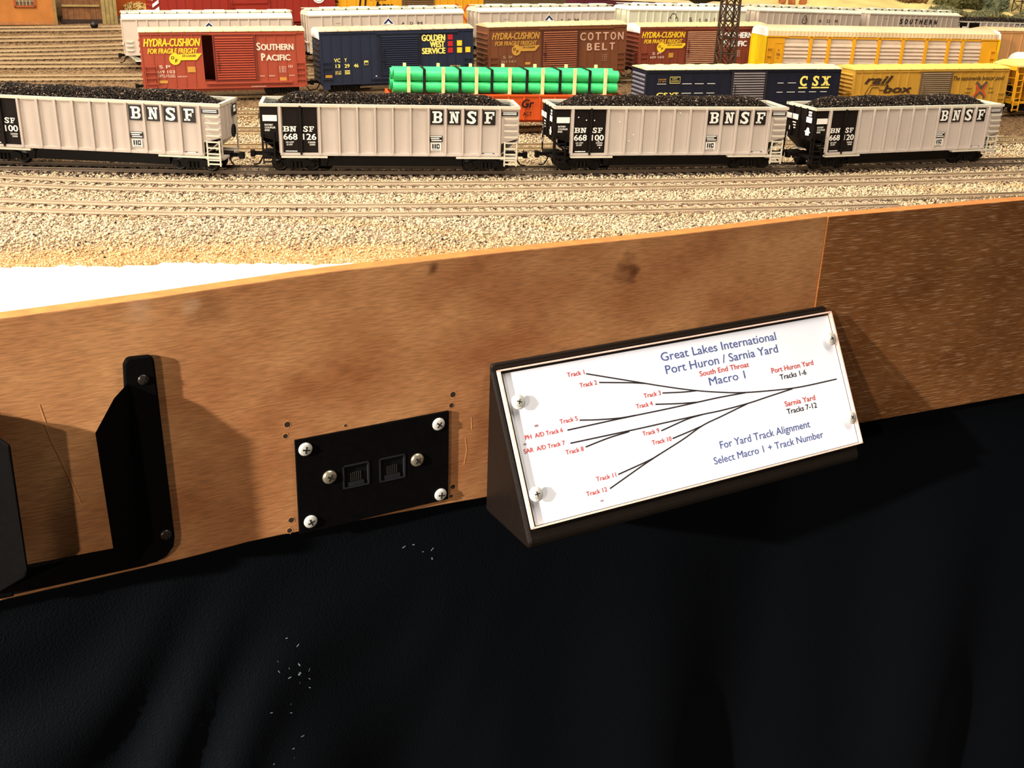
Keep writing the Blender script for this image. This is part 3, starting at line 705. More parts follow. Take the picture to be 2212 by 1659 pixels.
    for q in KL: q.build('lettering_ground', M_black, t)
    for q in WL: q.build('lettering', M_white, t)
    for e_, c in ((-1, coup[0]), (1, coup[1])): add_coupler(t, e_ * L / 2, e_, c, .0100)
    for e_ in (-1, 1): add_truck(t, e_ * S(67))
    if specks:
        q = MB(); r_ = random.Random(3)
        for (a, b_) in ((-72, .0392), (-60, .037), (-56, .0222), (-70.5, .0148), (-63, .0145), (-66, .0372), (-55, .0175), (5, .0425), (-33, .0225), (-30, .0268), (-41, .0362)): disc(q, S(a), b_, .0005, .0005, y - .0001, 0, 8)
        q.build('paint_speck', M_white, t)
    # coal heap lying in the car
    if COAL is None:
        COAL = coal_mesh(.1755, .0335)
        nx, ny = 60, 14; vs = []; fs = []
        for i in range(nx + 1):
            for j in range(ny + 1):
                x = (i / nx - .5) * .1755; yy = (j / ny - .5) * .0335; vs.append((x, yy, float(coal_z(np.array(x), np.array(yy), .1755, .0335)) - .0004))
        for i in range(nx):
            for j in range(ny): a = i * (ny + 1) + j; fs.append((a, a + ny + 1, a + ny + 2, a + 1))
        bm = bmesh.new(); bm.from_mesh(COAL); vv = [bm.verts.new(v) for v in vs]; bm.verts.ensure_lookup_table()
        for f in fs: bm.faces.new([vv[i] for i in f])
        bm.to_mesh(COAL); bm.free()
    c = bpy.data.objects.new('coal_load', COAL); COL.objects.link(c)
    c.matrix_world = Matrix.Translation(t.location) @ t.rotation_euler.to_matrix().to_4x4() @ Matrix.Diagonal((k, 1, 1, 1))
    tag(c, loadlabel, 'coal', 'coal heaps in the hopper cars', 'stuff')
    return t

# silver covered hopper
M_sil = mat('silver_paint', 'bfb0a0', .5, 0, .06, 40); M_silroof = mat('silver_roof', 'd8d6c2', .5, 0, .06, 60); M_whitecar = mat('white_car_paint', 'd9d6bc', .5, 0, .04, 40); M_dk = mat('dark_grating', '5a5348', .7, 0, .2, 300)
def covered_hopper(label, spec, h, logo, body=None, roof=None, coup=(.006, .006), streaks=False):
    t = car_root('covered_hopper_car', label, 'hopper car', spec, 'covered hopper cars in the back row')
    L = spec[3]; W = .036; yN = -W / 2; hl = L / 2; zs = .012; bm_ = body or M_sil; rm = roof or M_silroof
    X = lambda u: -hl + u * L
    Z = lambda v: zs + v * (h - zs)
    b = MB()
    b.prism([(-hl + .001, zs), (-hl + .001, h), (hl - .001, h), (hl - .001, zs)], 'y', yN, W / 2)
    n = 15
    for k in range(n):
        u = .085 + .83 * k / (n - 1)
        for s in (-1, 1):
            y0 = s * W / 2; b.box(X(u) - .0007, X(u) + .0007, min(y0, y0 + s * .0008), max(y0, y0 + s * .0008), zs + .001, h - .001)
    for s in (-1, 1):
        y0 = s * W / 2; b.box(-hl, hl, min(y0, y0 + s * .0009), max(y0, y0 + s * .0009), zs - .0010, zs + .0014); b.box(-hl, hl, min(y0, y0 + s * .0010), max(y0, y0 + s * .0010), h - .0010, h)
    for e in (-1, 1):
        for yy in (-.012, 0, .012): b.box(min(e * hl, e * (hl + .0012)), max(e * hl, e * (hl + .0012)), yy - .0006, yy + .0006, zs, h)
        b.box(min(e * hl, e * (hl + .002)), max(e * hl, e * (hl + .002)), yN + .002, W / 2 - .002, zs + .010, zs + .0112)
    b.build('body', bm_, t, normals=True)
    r = MB(); pr = [(yN - .001, h), (W / 2 + .001, h), (W / 2 + .001, h + .0008), (W / 2 - .004, h + .0038), (.006, h + .0052), (-.006, h + .0052), (yN + .004, h + .0038), (yN - .001, h + .0008)]
    r.prism(pr, 'x', -hl, hl)
    for k in range(20): r.box(X((k + .5) / 20) - .0003, X((k + .5) / 20) + .0003, yN + .003, -.007, h + .0040, h + .0046)
    r.build('roof', rm, t, normals=True)
    for s in (-1, 1):
        w = MB(); w.box(-hl - .001, hl + .001, s * .0085 - .0018, s * .0085 + .0018, h + .0064, h + .0069)
        for k in range(14): w.box(X((k + .5) / 14) - .0006, X((k + .5) / 14) + .0006, s * .0085 - .0014, s * .0085 + .0014, h + .0045, h + .0065, 1)
        w.build('running_board', [rm, M_dk], t)
    for k in range(5):
        MB().box(X(.1 + .19 * k), X(.1 + .19 * k) + .022, -.0045, .0045, h + .0050, h + .0078).build('roof_hatch', rm, t, .0008)
    ladder(t, X(.018), X(.052), [Z(.12), Z(.25), Z(.37)], yN, rm, .0014, False, 'grab_iron')
    q = MB()
    for e in (-1, 1):
        q.prism([(e * (hl - .001), zs), (e * (hl - .006), zs), (e * (hl - .010), .0045), (e * (hl - .020), .0045), (e * (hl - .020), .0055), (e * (hl - .011), .0055)], 'y', yN + .0005, yN + .0016)
        q.prism([(e * (hl - .030), zs), (e * (hl - .070), zs), (e * (hl - .058), .004), (e * (hl - .042), .004)], 'y', -.012, .012)
    q.prism([(-.016, zs), (.016, zs), (.007, .004), (-.007, .004)], 'y', -.012, .012)
    q.build('outlet_gate', rm, t, normals=True)
    y = yN - .0009; w = {}
    def lay(m): return w.setdefault(len(w), (MB(), m))[0]
    if logo == 'chevron':
        cx = X(.50); wz = .0062
        poly(lay(M_white), [(cx - .0075, h - .0108), (cx + .0075, h - .0108), (cx, h - .0030)], y)
        poly(lay(M_navy), [(cx - .0060, h - .0100), (cx - .0030, h - .0100), (cx, h - .0068), (cx + .0030, h - .0100), (cx + .0060, h - .0100), (cx, h - .0040)], y - .0001)
        put_text(lay(M_black), 'A', X(.585), X(.605), h - .0115, h - .0085, y, .01); put_text(lay(M_black), 'D', X(.64), X(.66), h - .0115, h - .0085, y, .01); put_text(lay(M_black), 'M', X(.69), X(.72), h - .0115, h - .0085, y, .01)
        rect(lay(M_black), X(.17), X(.20), h - .0085, h - .0082, y)
    elif logo == 'drop':
        cx = X(.44); cz = h - .0095
        P = [(cx, cz + .0062), (cx + .0022, cz + .0026), (cx + .0042, cz - .0005), (cx + .0038, cz - .0036), (cx, cz - .0056), (cx - .0038, cz - .0036), (cx - .0042, cz - .0005), (cx - .0022, cz + .0026), (cx, cz + .0062)]
        stroke(lay(M_black), P, .0010, y)
        for a, c in ((-.0014, .0006), (.0014, .0006), (0, -.0012), (0, .0024)): disc(lay(M_black), cx + a, cz - .0012 + c, .0007, .0007, y, 0, 8)
        for s_, u in (('A', .575), ('D', .66), ('M', .735)): put_text(lay(M_black), s_, X(u), X(u) + .0055, cz - .0030, cz + .0010, y, .01)
    elif logo == 'ring':
        cx = X(.365); cz = h - .0080
        stroke(lay(M_black), [(cx + .0042 * math.cos(a), cz + .0042 * math.sin(a)) for a in [R(d) for d in range(-40, 225, 15)]], .0009, y)
        stroke(lay(M_black), [(cx - .0048 + .0026 * math.cos(a), cz - .0038 + .0036 * math.sin(a)) for a in [R(d) for d in range(60, 240, 20)]], .0007, y)
        stroke(lay(M_black), [(cx + .0048 + .0026 * math.cos(a), cz - .0038 + .0036 * math.sin(a)) for a in [R(d) for d in range(-60, 130, 20)]], .0007, y)
        for s_, u, ww in (('S', .50, .0046), ('t', .585, .003), ('a', .635, .0046), ('l', .715, .0010), ('e', .765, .0046), ('y', .845, .0046)):
            put_text(lay(M_black), s_, X(u), X(u) + ww, h - .0135, h - .0085, y, .0)
    elif logo == 'two words':
        for i, ch in enumerate('SOUTHERN'): put_text(lay(M_black), ch, X(.325 + .0545 * i), X(.325 + .0545 * i) + .0066, h - .0125, h - .0060, y, .05, .12)
        for i, ch in enumerate('PACIFIC'): put_text(lay(M_black), ch, X(.35 + .0545 * i), X(.35 + .0545 * i) + (.0030 if ch == 'I' else .0062), h - .0225, h - .0160, y, .05, .12)
        rect(lay(M_black), X(.16), X(.19), h - .0062, h - .0058, y)
    for mb, m in w.values(): mb.build('lettering', m, t)
    for e_, c in ((-1, coup[0]), (1, coup[1])): add_coupler(t, e_ * hl, e_, c)
    for e_ in (-1, 1): add_truck(t, e_ * (hl - .026))
    return t

# ------------------------------------------------------------------ other cars
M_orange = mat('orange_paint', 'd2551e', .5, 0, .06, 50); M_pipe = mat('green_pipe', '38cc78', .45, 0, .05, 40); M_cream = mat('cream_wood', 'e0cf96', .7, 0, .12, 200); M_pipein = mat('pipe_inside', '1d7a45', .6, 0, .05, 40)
def pipe_gondola(spec):
    t = car_root('gondola_car', 'orange gondola car carrying a stack of green pipes', 'gondola car', spec)
    L = spec[3]; hl = L / 2; W = .036; yN = -W / 2; zt = .0315; zs = .0098
    b = MB()
    for s in (-1, 1):
        y0, y1 = s * W / 2, s * (W / 2 - .001); b.box(-hl + .002, hl - .002, min(y0, y1), max(y0, y1), zs, zt)
        for k in range(15):
            x = -hl + L * (k + .5) / 15; y2 = s * (W / 2 + .0010); b.box(x - .0008, x + .0008, min(y0, y2), max(y0, y2), zs, zt - .001)
        y2 = s * (W / 2 + .0013); b.box(-hl, hl, min(y0 - s * .001, y2), max(y0 - s * .001, y2), zt - .0014, zt)
    for s in (-1, 1): b.box(min(s * hl, s * (hl - .0016)), max(s * hl, s * (hl - .0016)), -W / 2 - .001, W / 2 + .001, zs + .003, zt)
    b.box(-hl + .002, hl - .002, -W / 2 + .001, W / 2 - .001, zs, zs + .003); b.box(-hl + .03, hl - .03, -.006, .006, .006, zs)
    b.build('body', M_orange, t)
    w = MB(); y = yN - .0011; X = lambda u: -hl + u * L
    for s_, u0, u1, z0 in (('Rio', .30, .40, .0200), ('Gr', .557, .610, .0205), ('a', .650, .673, .0205), ('nde', .70, .86, .0205)): w = MB(); put_text(w, s_, X(u0), X(u1), z0, z0 + .0068, y, .03, .25); w.build('lettering', M_black, t)
    for s_, u0, u1 in (('the', .48, .52), ('ACT', .562, .603), ('ION', .650, .70), ('road', .72, .80)): w = MB(); put_text(w, s_, X(u0), X(u1), .0135, .0168, y, .02, .2); w.build('lettering', M_black, t)
    for u in (.067, .216, .361, .508, .655, .80, .94):
        x = -.100 + .199 * u
        for s in (-1, 1):
            MB().box(x - .0013, x + .0013, s * .0166 - .0011, s * .0166 + .0011, zs + .003, .0535).build('stake', M_cream, t)
        MB().box(x - .0016, x + .0016, -.0155, .0155, zs + .003, zt).build('cross_timber', M_cream, t)
    for u in (.135, .29, .43, .586, .735, .87):
        x = -.100 + .199 * u; q = MB()
        pr = [(-.0153, .0320), (.0153, .0320), (.0153, .0522), (-.0153, .0522)]
        q.box(x - .0012, x + .0012, -.01555, -.01525, .0320, .0518).box(x - .0012, x + .0012, .01525, .01555, .0320, .0518).box(x - .0012, x + .0012, -.0155, .0155, .0514, .0518)
        q.build('strap', M_black, t)
    for e_, c in ((-1, .006), (1, .006)): add_coupler(t, e_ * hl, e_, c)
    for e_ in (-1, 1): add_truck(t, e_ * (hl - .024))
    Mx = Matrix.Translation(t.location) @ t.rotation_euler.to_matrix().to_4x4()
    r = .0049; p0 = None; nm = {0: ('lower', 'bottom'), 1: ('upper', 'top')}
    cols = ('front', 'middle', 'rear')
    for j in range(2):
        for i in range(3):
            dx = (.0004, -.0016, .001)[i] * (1 if j else -1)
            if p0 is None:
                q = MB(); x0, x1 = -.0995, .0995; n = 22
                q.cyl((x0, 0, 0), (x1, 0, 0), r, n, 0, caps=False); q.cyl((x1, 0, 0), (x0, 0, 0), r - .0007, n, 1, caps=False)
                for x in (x0, x1):
                    ring = [(x, rr * math.cos(2 * math.pi * k / n), rr * math.sin(2 * math.pi * k / n)) for rr in (r, r - .0007) for k in range(n)]
                    q.add(ring, [(k, (k + 1) % n, (k + 1) % n + n, k + n) for k in range(n)])
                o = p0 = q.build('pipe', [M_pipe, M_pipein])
            else: o = p0.copy(); COL.objects.link(o)
            o.matrix_world = Mx @ Matrix.Translation((dx, (i - 1) * .0101, zt + r + .0001 + j * (2 * r + .0001)))
            tag(o, 'green pipe in the %s layer of the pipe load, %s one of three' % (nm[j][0], cols[i]), 'pipe', 'green pipes on the orange gondola')
    return t

M_ayel = mat('carrier_yellow', 'd99a1c', .5, 0, .06, 50); M_byel = mat('bright_yellow', 'e8bc12', .5, 0, .04, 50); M_louv = mat('louvre_metal', 'd2bda8', .45, .1, .08, 80); M_aroof = mat('carrier_roof', 'd8bf96', .45, 0, .16, 18)
def auto_carrier(spec):
    t = car_root('auto_carrier_car', 'long yellow auto carrier car with silver louvred side panels', 'auto carrier', spec)
    L = spec[3]; hl = L / 2; W = .036; yN = -W / 2; zs = .008; h = .062
    X = lambda u: -hl + u * L
    P = [(.076, .180), (.188, .256), (.267, .362), (.373, .471), (.480, .575), (.583, .678), (.684, .774), (.782, .839), (.845, .929)]
    b = MB(); b.box(-hl + .002, hl - .002, -W / 2 + .0022, W / 2 - .0022, zs, h)
    for s in (-1, 1):
        y0, y1 = s * W / 2, s * (W / 2 - .0024); a, c = min(y0, y1), max(y0, y1)
        b.box(-hl, hl, a, c, zs, zs + .005); b.box(-hl, hl, a, c, h - .0022, h)
        edges = [0.0] + [v for p in P for v in p] + [1.0]
        for k in range(0, len(edges), 2):
            b.box(X(edges[k]), X(edges[k + 1]), a, c, zs, h)
        for p, q in zip(P[:-1], P[1:]):
            x = X((p[1] + q[0]) / 2); y2 = s * (W / 2 + .0010); b.box(x - .0018, x + .0018, min(y0, y2), max(y0, y2), zs, h); b.box(x - .0032, x + .0032, min(y0, y2), max(y0, y2), h - .0022, h)
        y2 = s * (W / 2 + .0008); b.box(X(0), X(.09), min(y0, y2), max(y0, y2), h - .0012, h); b.box(X(.92), X(1), min(y0, y2), max(y0, y2), h - .0012, h)
    b.build('body', M_ayel, t)
    for (u0, u1) in P:
        q = MB(); q.box(X(u0), X(u1), yN + .0014, yN + .0022, zs + .005, h - .0022)
        n = 12; z0 = zs + .0055; dz = (h - .0032 - z0) / n
        for k in range(n):
            z = z0 + dz * k
            if k in (5, 6, 11): q.prism([(yN + .0014, z), (yN + .0011, z + dz * .2), (yN + .0011, z + dz * .8), (yN + .0014, z + dz)], 'x', X(u0) + .0003, X(u1) - .0003)
            else: q.prism([(yN + .0016, z), (yN - .0002, z + dz * .15), (yN + .0002, z + dz * .62), (yN + .0016, z + dz * .70)], 'x', X(u0) + .0003, X(u1) - .0003)
        q.build('louvre_panel', M_louv, t, normals=True)
    r = MB(); arc = [(yN - .0006, h), (yN - .0006, h + .0050), (yN + .003, h + .0078), (-.007, h + .0098), (.007, h + .0098), (-yN - .003, h + .0078), (-yN + .0006, h + .0050), (-yN + .0006, h)]
    r.prism(arc, 'x', -hl + .0005, hl - .004)
    n = 64
    for k in range(n):
        x = X((k + .5) / n); r.box(x - .0008, x + .0008, yN - .0010, yN - .0005, h + .0002, h + .0052)
    r.build('roof', M_aroof, t, normals=True)
    for e in (-1, 1):
        d = MB(); x0 = e * hl
        for yy in (-1, 1):
            ya, yb = (yN + .0005, -.0004) if yy < 0 else (.0004, -yN - .0005)
            d.box(min(x0, x0 + e * .002), max(x0, x0 + e * .002), ya, yb, zs, h)
            d.box(min(x0 + e * .002, x0 + e * .0024), max(x0 + e * .002, x0 + e * .0024), ya + .003, yb - .003, .020, .034)
        d.box(min(x0, x0 + e * .003), max(x0, x0 + e * .003), -.0008, .0008, .036, .046)
        for yy in (yN, -yN - .002): d.box(min(x0 - e * .001, x0 + e * .003), max(x0 - e * .001, x0 + e * .003), yy, yy + .002, zs, h)
        d.build('end_door', M_byel, t)
        g = MB(); g.prism([(yN, h), (yN + .001, h + .0045), (yN + .004, h + .0072), (-.007, h + .0088), (.007, h + .0088), (-yN - .004, h + .0072), (-yN - .001, h + .0045), (-yN, h)], 'x', x0 - e * .001, x0 + e * .0025); g.build('roof_end', M_white, t, normals=True)
    ladder(t, X(.006), X(.026), [.012 + .0075 * k for k in range(6)], yN, M_ayel, .0012); ladder(t, X(.972), X(.994), [.012 + .0075 * k for k in range(6)], yN, M_ayel, .0012)
    q = MB(); q.box(X(.036), X(.037), yN - .0004, yN, .014, .055).box(X(.068), X(.069), yN - .0004, yN, .014, .055).box(X(.036), X(.069), yN - .0004, yN, .0545, .0555); q.build('side_door', M_ayel, t)
    w = MB(); put_text(w, 'TTX', X(.045), X(.061), .042, .0445, yN - .0006, .02); w.build('lettering', M_brown, t)
    w = MB(); rect(w, X(.048), X(.059), .0395, .0399, yN - .0006); w.build('marking_panel', M_brown, t)
    w = MB(); stroke(w, [(X(.050), .047), (X(.053), .0485), (X(.056), .047)], .0005, yN - .0006); w.build('emblem_line', M_brown, t)
    w = MB(); put_text(w, 'TTX', X(.938), X(.962), .024, .029, yN - .0006, .0); w.build('lettering', M_brown, t)
    for e_ in (-1, 1): add_coupler(t, e_ * hl, e_, .006); add_truck(t, e_ * (hl - .030))
    return t

def yellow_hopper(spec):
    t = car_root('covered_hopper_car', 'yellow covered hopper car cut off by the right edge, ladder at its near corner', 'hopper car', spec)
    L = spec[3]; hl = L / 2; W = .036; yN = -W / 2; zs = .011; h = .048; m = M_ayel
    b = MB(); b.prism([(-hl + .006, h), (-hl + .030, .020), (-hl + .034, zs), (hl - .034, zs), (hl - .030, .020), (hl - .006, h)], 'y', yN + .0015, -yN - .0015)
    for k in range(9):
        x = -hl + .036 + (L - .072) * k / 8
        for s in (-1, 1): b.box(x - .0008, x + .0008, min(s * .0165, s * .0175), max(s * .0165, s * .0175), zs, h)
    b.build('body', m, t, normals=True)
    MB().prism([(yN - .001, h - .0015), (yN - .001, h), (-.006, h + .0045), (.006, h + .0045), (-yN + .001, h), (-yN + .001, h - .0015)], 'x', -hl, hl).build('roof', mat('yellow_roof', 'e2cc78', .5, 0, .06, 50), t, normals=True)
    e = MB()
    for s in (-1, 1):
        x = s * hl
        for y0 in (yN, -yN - .0015): e.box(min(x, x - s * .0018), max(x, x - s * .0018), y0, y0 + .0015, zs, h)
        e.box(min(x, x - s * .0018), max(x, x - s * .0018), yN, -yN, h - .005, h - .001)
        for k in range(4): e.box(min(x, x - s * .0008), max(x, x - s * .0008), yN + .001, yN + .012, .014 + .007 * k, .0148 + .007 * k)
        e.box(min(x, x - s * .034), max(x, x - s * .034), yN, yN + .0015, zs - .001, zs + .0015); e.box(min(x, x - s * .034), max(x, x - s * .034), -yN - .0015, -yN, zs - .001, zs + .0015); e.box(min(x, x - s * .004), max(x, x - s * .004), yN, -yN, zs - .001, zs + .002)
    e.build('end_frame', m, t)
    ladder(t, -hl + .0015, -hl + .0085, [.004, .009, .0155, .0215, .0275, .0335, .040], yN, m, .0010)
    q = MB()
    for x in (-.035, 0, .035): q.prism([(x - .016, zs), (x + .016, zs), (x + .006, .004), (x - .006, .004)], 'y', -.012, .012)
    q.build('outlet_gate', m, t, normals=True)
    w = MB(); put_text(w, '5300', -hl + .009, -hl + .018, h - .0042, h - .0024, yN - .0012, .01); w.build('lettering', M_brown, t)
    for e_ in (-1, 1): add_coupler(t, e_ * hl, e_, .006); add_truck(t, e_ * (hl - .022))
    return t
def tank_car(spec):
    t = car_root('tank_car', 'white tank car behind the yellow covered hopper at the right edge', 'tank car', spec)
    L = spec[3]; hl = L / 2; r = .0172; zc = .0300
    q = MB(); a = hl - .004; prof = [(.001, -a - .0050), (.008, -a - .0040), (.013, -a - .0022), (.0160, -a), (r, -a + .003), (r, a - .003), (.0160, a), (.013, a + .0022), (.008, a + .0040), (.001, a + .0050)]
    q.lathe(prof, (0, 0, zc), (1, 0, 0), 32); q.build('tank', mat('tank_white', 'f0ede4', .4, 0, .03, 50), t, normals=True)
    MB().lathe([(.006, 0), (.006, .004), (.005, .0055), (.001, .0058)], (0, 0, zc + r - .0005), (0, 0, 1), 16).build('dome', M_white, t, normals=True)
    MB().box(-hl, hl, -.006, .006, .0095, .0125).box(-hl, -hl + .03, -.016, .016, .0110, .0122).box(hl - .03, hl, -.016, .016, .0110, .0122).box(-hl + .014, -hl + .022, -.012, .012, .011, .020).box(hl - .022, hl - .014, -.012, .012, .011, .020).build('frame', M_blk, t)
    w = MB(); put_text(w, 'DDR', -hl + .036, -hl + .052, .024, .028, -.0176, .0); w.build('lettering', M_black, t)
    for e_ in (-1, 1): add_coupler(t, e_ * hl, e_, .006); add_truck(t, e_ * (hl - .018))
    return t

# ------------------------------------------------------------------ foreground: fascia, cloth, panels
F_ROT = R(30.25)
def fascia():
    M1 = wood('varnished_ply', '8c5733', 'b38154', .30, .42, [(.2597, -.0183, .010, '4a2410', .75), (.2640, -.0210, .006, '4a2410', .6), (.1361, -.0031, .004, '3a1c0c', .7), (.020, -.010, .012, '4f2c14', .35), (-.010, -.0050, .009, 'b09c84', .22), (.012, -.0075, .006, 'b09c84', .2), (.060, -.055, .010, '6e3c1c', .35), (.210, -.095, .014, '7a4420', .3)])
    ME = mat('raw_ply_edge', 'a8662c', .7, 0, .2, 120)
    M2 = wood('grained_ply', '6a4020', '845630', .34, .30, (), 'a88464')
    def board(name, label, u0, u1, top, bot, m, loc, rot, th=.0095):
        mb = MB(); n = 48; vs = []; 
        for i in range(n + 1):
            u = u0 + (u1 - u0) * i / n; zt = float(np.interp(u, [p[0] for p in top], [p[1] for p in top])); zb = float(np.interp(u, [p[0] for p in bot], [p[1] for p in bot]))
            vs += [(u, 0, zb), (u, 0, zt), (u, th, zt), (u, th, zb)]
        fs = []; 
        for i in range(n):
            a = 4 * i; b = a + 4
            mb_f = [((a, b, b + 1, a + 1), 0), ((a + 1, b + 1, b + 2, a + 2), 1), ((a + 2, b + 2, b + 3, a + 3), 0), ((a + 3, b + 3, b, a), 1)]
            fs += mb_f
        mb.add(vs, []); 
        for f, mi in fs + [((0, 1, 2, 3), 1), ((4 * n + 3, 4 * n + 2, 4 * n + 1, 4 * n), 1)]: mb.f.append(f); mb.m.append(mi); mb.sm.append(False)
        o = mb.build(name, [m, ME]); o.location = loc; o.rotation_euler = (0, 0, rot); b = o.modifiers.new('bevel', 'BEVEL'); b.width = .0006; b.segments = 2; b.limit_method = 'ANGLE'
        return tag(o, label, 'board', 'wooden fascia boards')
    L1 = board('fascia_board', 'reddish brown varnished plywood fascia board carrying the white track panel and black socket plate', -.42, .4135,
               [(-.42, -.003), (-.067, -.0022), (0, -.001), (.078, .0013), (.181, .0007), (.289, -.0011), (.4135, -.001)],
               [(-.42, -.137), (-.086, -.1385), (0, -.1392), (.037, -.138), (.144, -.1435), (.169, -.1452), (.4135, -.1545)], M1, FO, F_ROT)
    L2 = board('fascia_board', 'darker coarse grained fascia board at the right, behind the end of the white panel', 0, .40,
               [(0, -.0011), (.08, -.001), (.40, -.001)], [(0, -.154), (.40, -.155)], M2, FSEAM + FN2 * .0009, R(24.96))
    # drilled holes left around the socket plate
    MH = mat('hole_dark', '1c0e06', .9, 0, .1); MR_ = mat('torn_wood', 'a8703e', .9, 0, .2, 900)
    rs = random.Random(4)
    for (u, z, r) in ((55.0, -75.9, 1.5), (53.7, -82.1, 1.2), (148.5, -76.3, 1.6), (147.6, -82.6, 1.3), (54.4, -130.9, 1.4), (53.2, -136.9, 1.3), (149.2, -133.2, 1.4), (148.3, -139.0, .9), (86.0, -82.6, .7)):
        mb = MB(); n = 14
        ring = [(u / 1000 + (r * 1.45 + rs.uniform(-.35, .35)) / 1000 * math.cos(6.283 * k / n), -.00012, z / 1000 + (r * 1.45 + rs.uniform(-.35, .35)) / 1000 * math.sin(6.283 * k / n)) for k in range(n)]
        mb.add(ring, [tuple(range(n))], 1)
        mb.lathe([(r / 1000 * 1.05, 0), (r / 1000, .00006)], (u / 1000, -.00014, z / 1000), (0, -1, 0), 14, 0)
        mb.build('screw_hole', [MH, MR_], L1)
    sc = MB(); ms = mat('scratch', 'ac7648', .6, 0, .1)
    for pts in ([(-57.5, -44), (-55, -60), (-51, -75), (-48.5, -86), (-46, -97)], [(156.5, -104), (157.5, -112), (156, -121)], [(160, -92), (160.5, -100)]):
        sc = MB(); stroke(sc, [(a / 1000, b / 1000) for a, b in pts], .0008, -.00015); sc.build('scratch_mark', ms, L1)
    return L1, L2

def cloth():
    m = bpy.data.materials.new('black_cloth'); m.use_nodes = True; nt = m.node_tree; b = nt.nodes['Principled BSDF']; L = nt.links
    b.inputs['Base Color'].default_value = lin('06080b'); b.inputs['Roughness'].default_value = .6; b.inputs['Specular IOR Level'].default_value = .06
    b.inputs['Sheen Weight'].default_value = .012; b.inputs['Sheen Tint'].default_value = lin('6a7ea8'); b.inputs['Sheen Roughness'].default_value = .4
    tc = nt.nodes.new('ShaderNodeTexCoord'); n = nt.nodes.new('ShaderNodeTexNoise'); n.inputs['Scale'].default_value = 900; n.inputs['Detail'].default_value = 2; L.new(tc.outputs['Object'], n.inputs[0])
    bp = nt.nodes.new('ShaderNodeBump'); bp.inputs['Strength'].default_value = .6; bp.inputs['Distance'].default_value = .0006; L.new(n.outputs['Fac'], bp.inputs['Height']); L.new(bp.outputs[0], b.inputs['Normal'])
    pts = [FO + FU * u - FN * .006 for u in np.arange(-.55, .4136, .006)] + [FSEAM + FU2 * u - FN2 * .006 for u in np.arange(.006, .55, .006)]
    nz = 130; vs = []; rs = np.random.RandomState(1)
    for i, p in enumerate(pts):
        u = i * .006 - .55
        nn = FN if u < .4136 else FN2
        for j in range(nz):
            d = j / (nz - 1); z = -.125 - d * .82; dep = -z - .125
            amp = min(1, max(0, dep - .05) / .30)
            left = 1 / (1 + math.exp((u - .02) / .05))
            off = amp * (.010 * math.sin(u * 22 + 1.0 + dep * 1.5) + .005 * math.sin(u * 47 - dep * 4)) + left * min(1, dep / .10) * .0055 * math.sin((u * .85 + dep * .55) * 105 + 2.6 * math.sin(dep * 11) + 1.7 * math.sin(u * 37))  * math.exp(-((dep - .20) / .17) ** 2)
            q = p + nn * (off - .002 * (1 if dep > .02 else 0)); vs.append((q.x, q.y, z))
    fs = [(i * nz + j, (i + 1) * nz + j, (i + 1) * nz + j + 1, i * nz + j + 1) for i in range(len(pts) - 1) for j in range(nz - 1)]
    mb = MB(); mb.add(vs, fs, 0, True); o = mb.build('skirt_cloth', m)
    # lint and chalk specks
    q = MB(); r = random.Random(9)
    def on(u, z, dn=.0015):
        d = -z - .125; k = int((u + .55) / .006); j = min(nz - 1, max(0, int((-.125 - z) / .82 * (nz - 1) + .5))); return Vector(vs[k * nz + j]) + FN * dn
    for (u, z, n, sp, s) in ((.128, -.168, 5, .004, .0006), (.142, -.178, 6, .004, .0006), (.056, -.222, 10, .012, .0007), (.062, -.235, 8, .010, .0006), (.05, -.27, 10, .02, .0005)):
        for _ in range(n):
            c = on(u + r.uniform(-sp, sp) * .6, z + r.uniform(-sp, sp), .0006); a = r.uniform(0, 3.14); l = s * r.uniform(.6, 2.0); e = FU * math.cos(a) * l + Vector((0, 0, math.sin(a) * l)); f = Vector((0, 0, s * .35))
            q.add([c - e - f, c + e - f, c + e + f, c - e + f], [(0, 1, 2, 3)])
    q.build('lint', mat('lint_fibre', '8f95a0', .9, 0, .1), o)
    return tag(o, 'black cloth skirt hanging below the wooden fascia boards', 'cloth')

M_satin = mat('satin_black', '070606', .6, 0, .15, 300, .15, 2500, .03); M_screw = mat('screw_steel', 'dcdad2', .34, .55, .05, 200); M_slot = mat('screw_slot', '2a2622', .5, .4, .1); M_bscrew = mat('black_screw', '2b2420', .3, .5, .1)
def screw(parent, x, y, z, r, rot=.3, m=None, name='screw', dome=.45):
    mb = MB(); pr = [(r, 0), (r, r * .12), (r * .92, r * .26), (r * .72, r * .38), (r * .42, r * dome), (r * .02, r * (dome + .03))]
    mb.lathe(pr, (0, 0, 0), (0, -1, 0), 24, 0)
    for a in (0, math.pi / 2):
        q = MB().box(-r * .52, r * .52, -r * (dome + .05), -r * (dome - .12), -r * .11, r * .11, 1); q.xf(Matrix.Rotation(a + rot, 4, 'Y')); mb.add(q.v, q.f, 1)
    o = mb.build(name, [m or M_screw, M_slot], parent); o.location = (x, y, z); return o

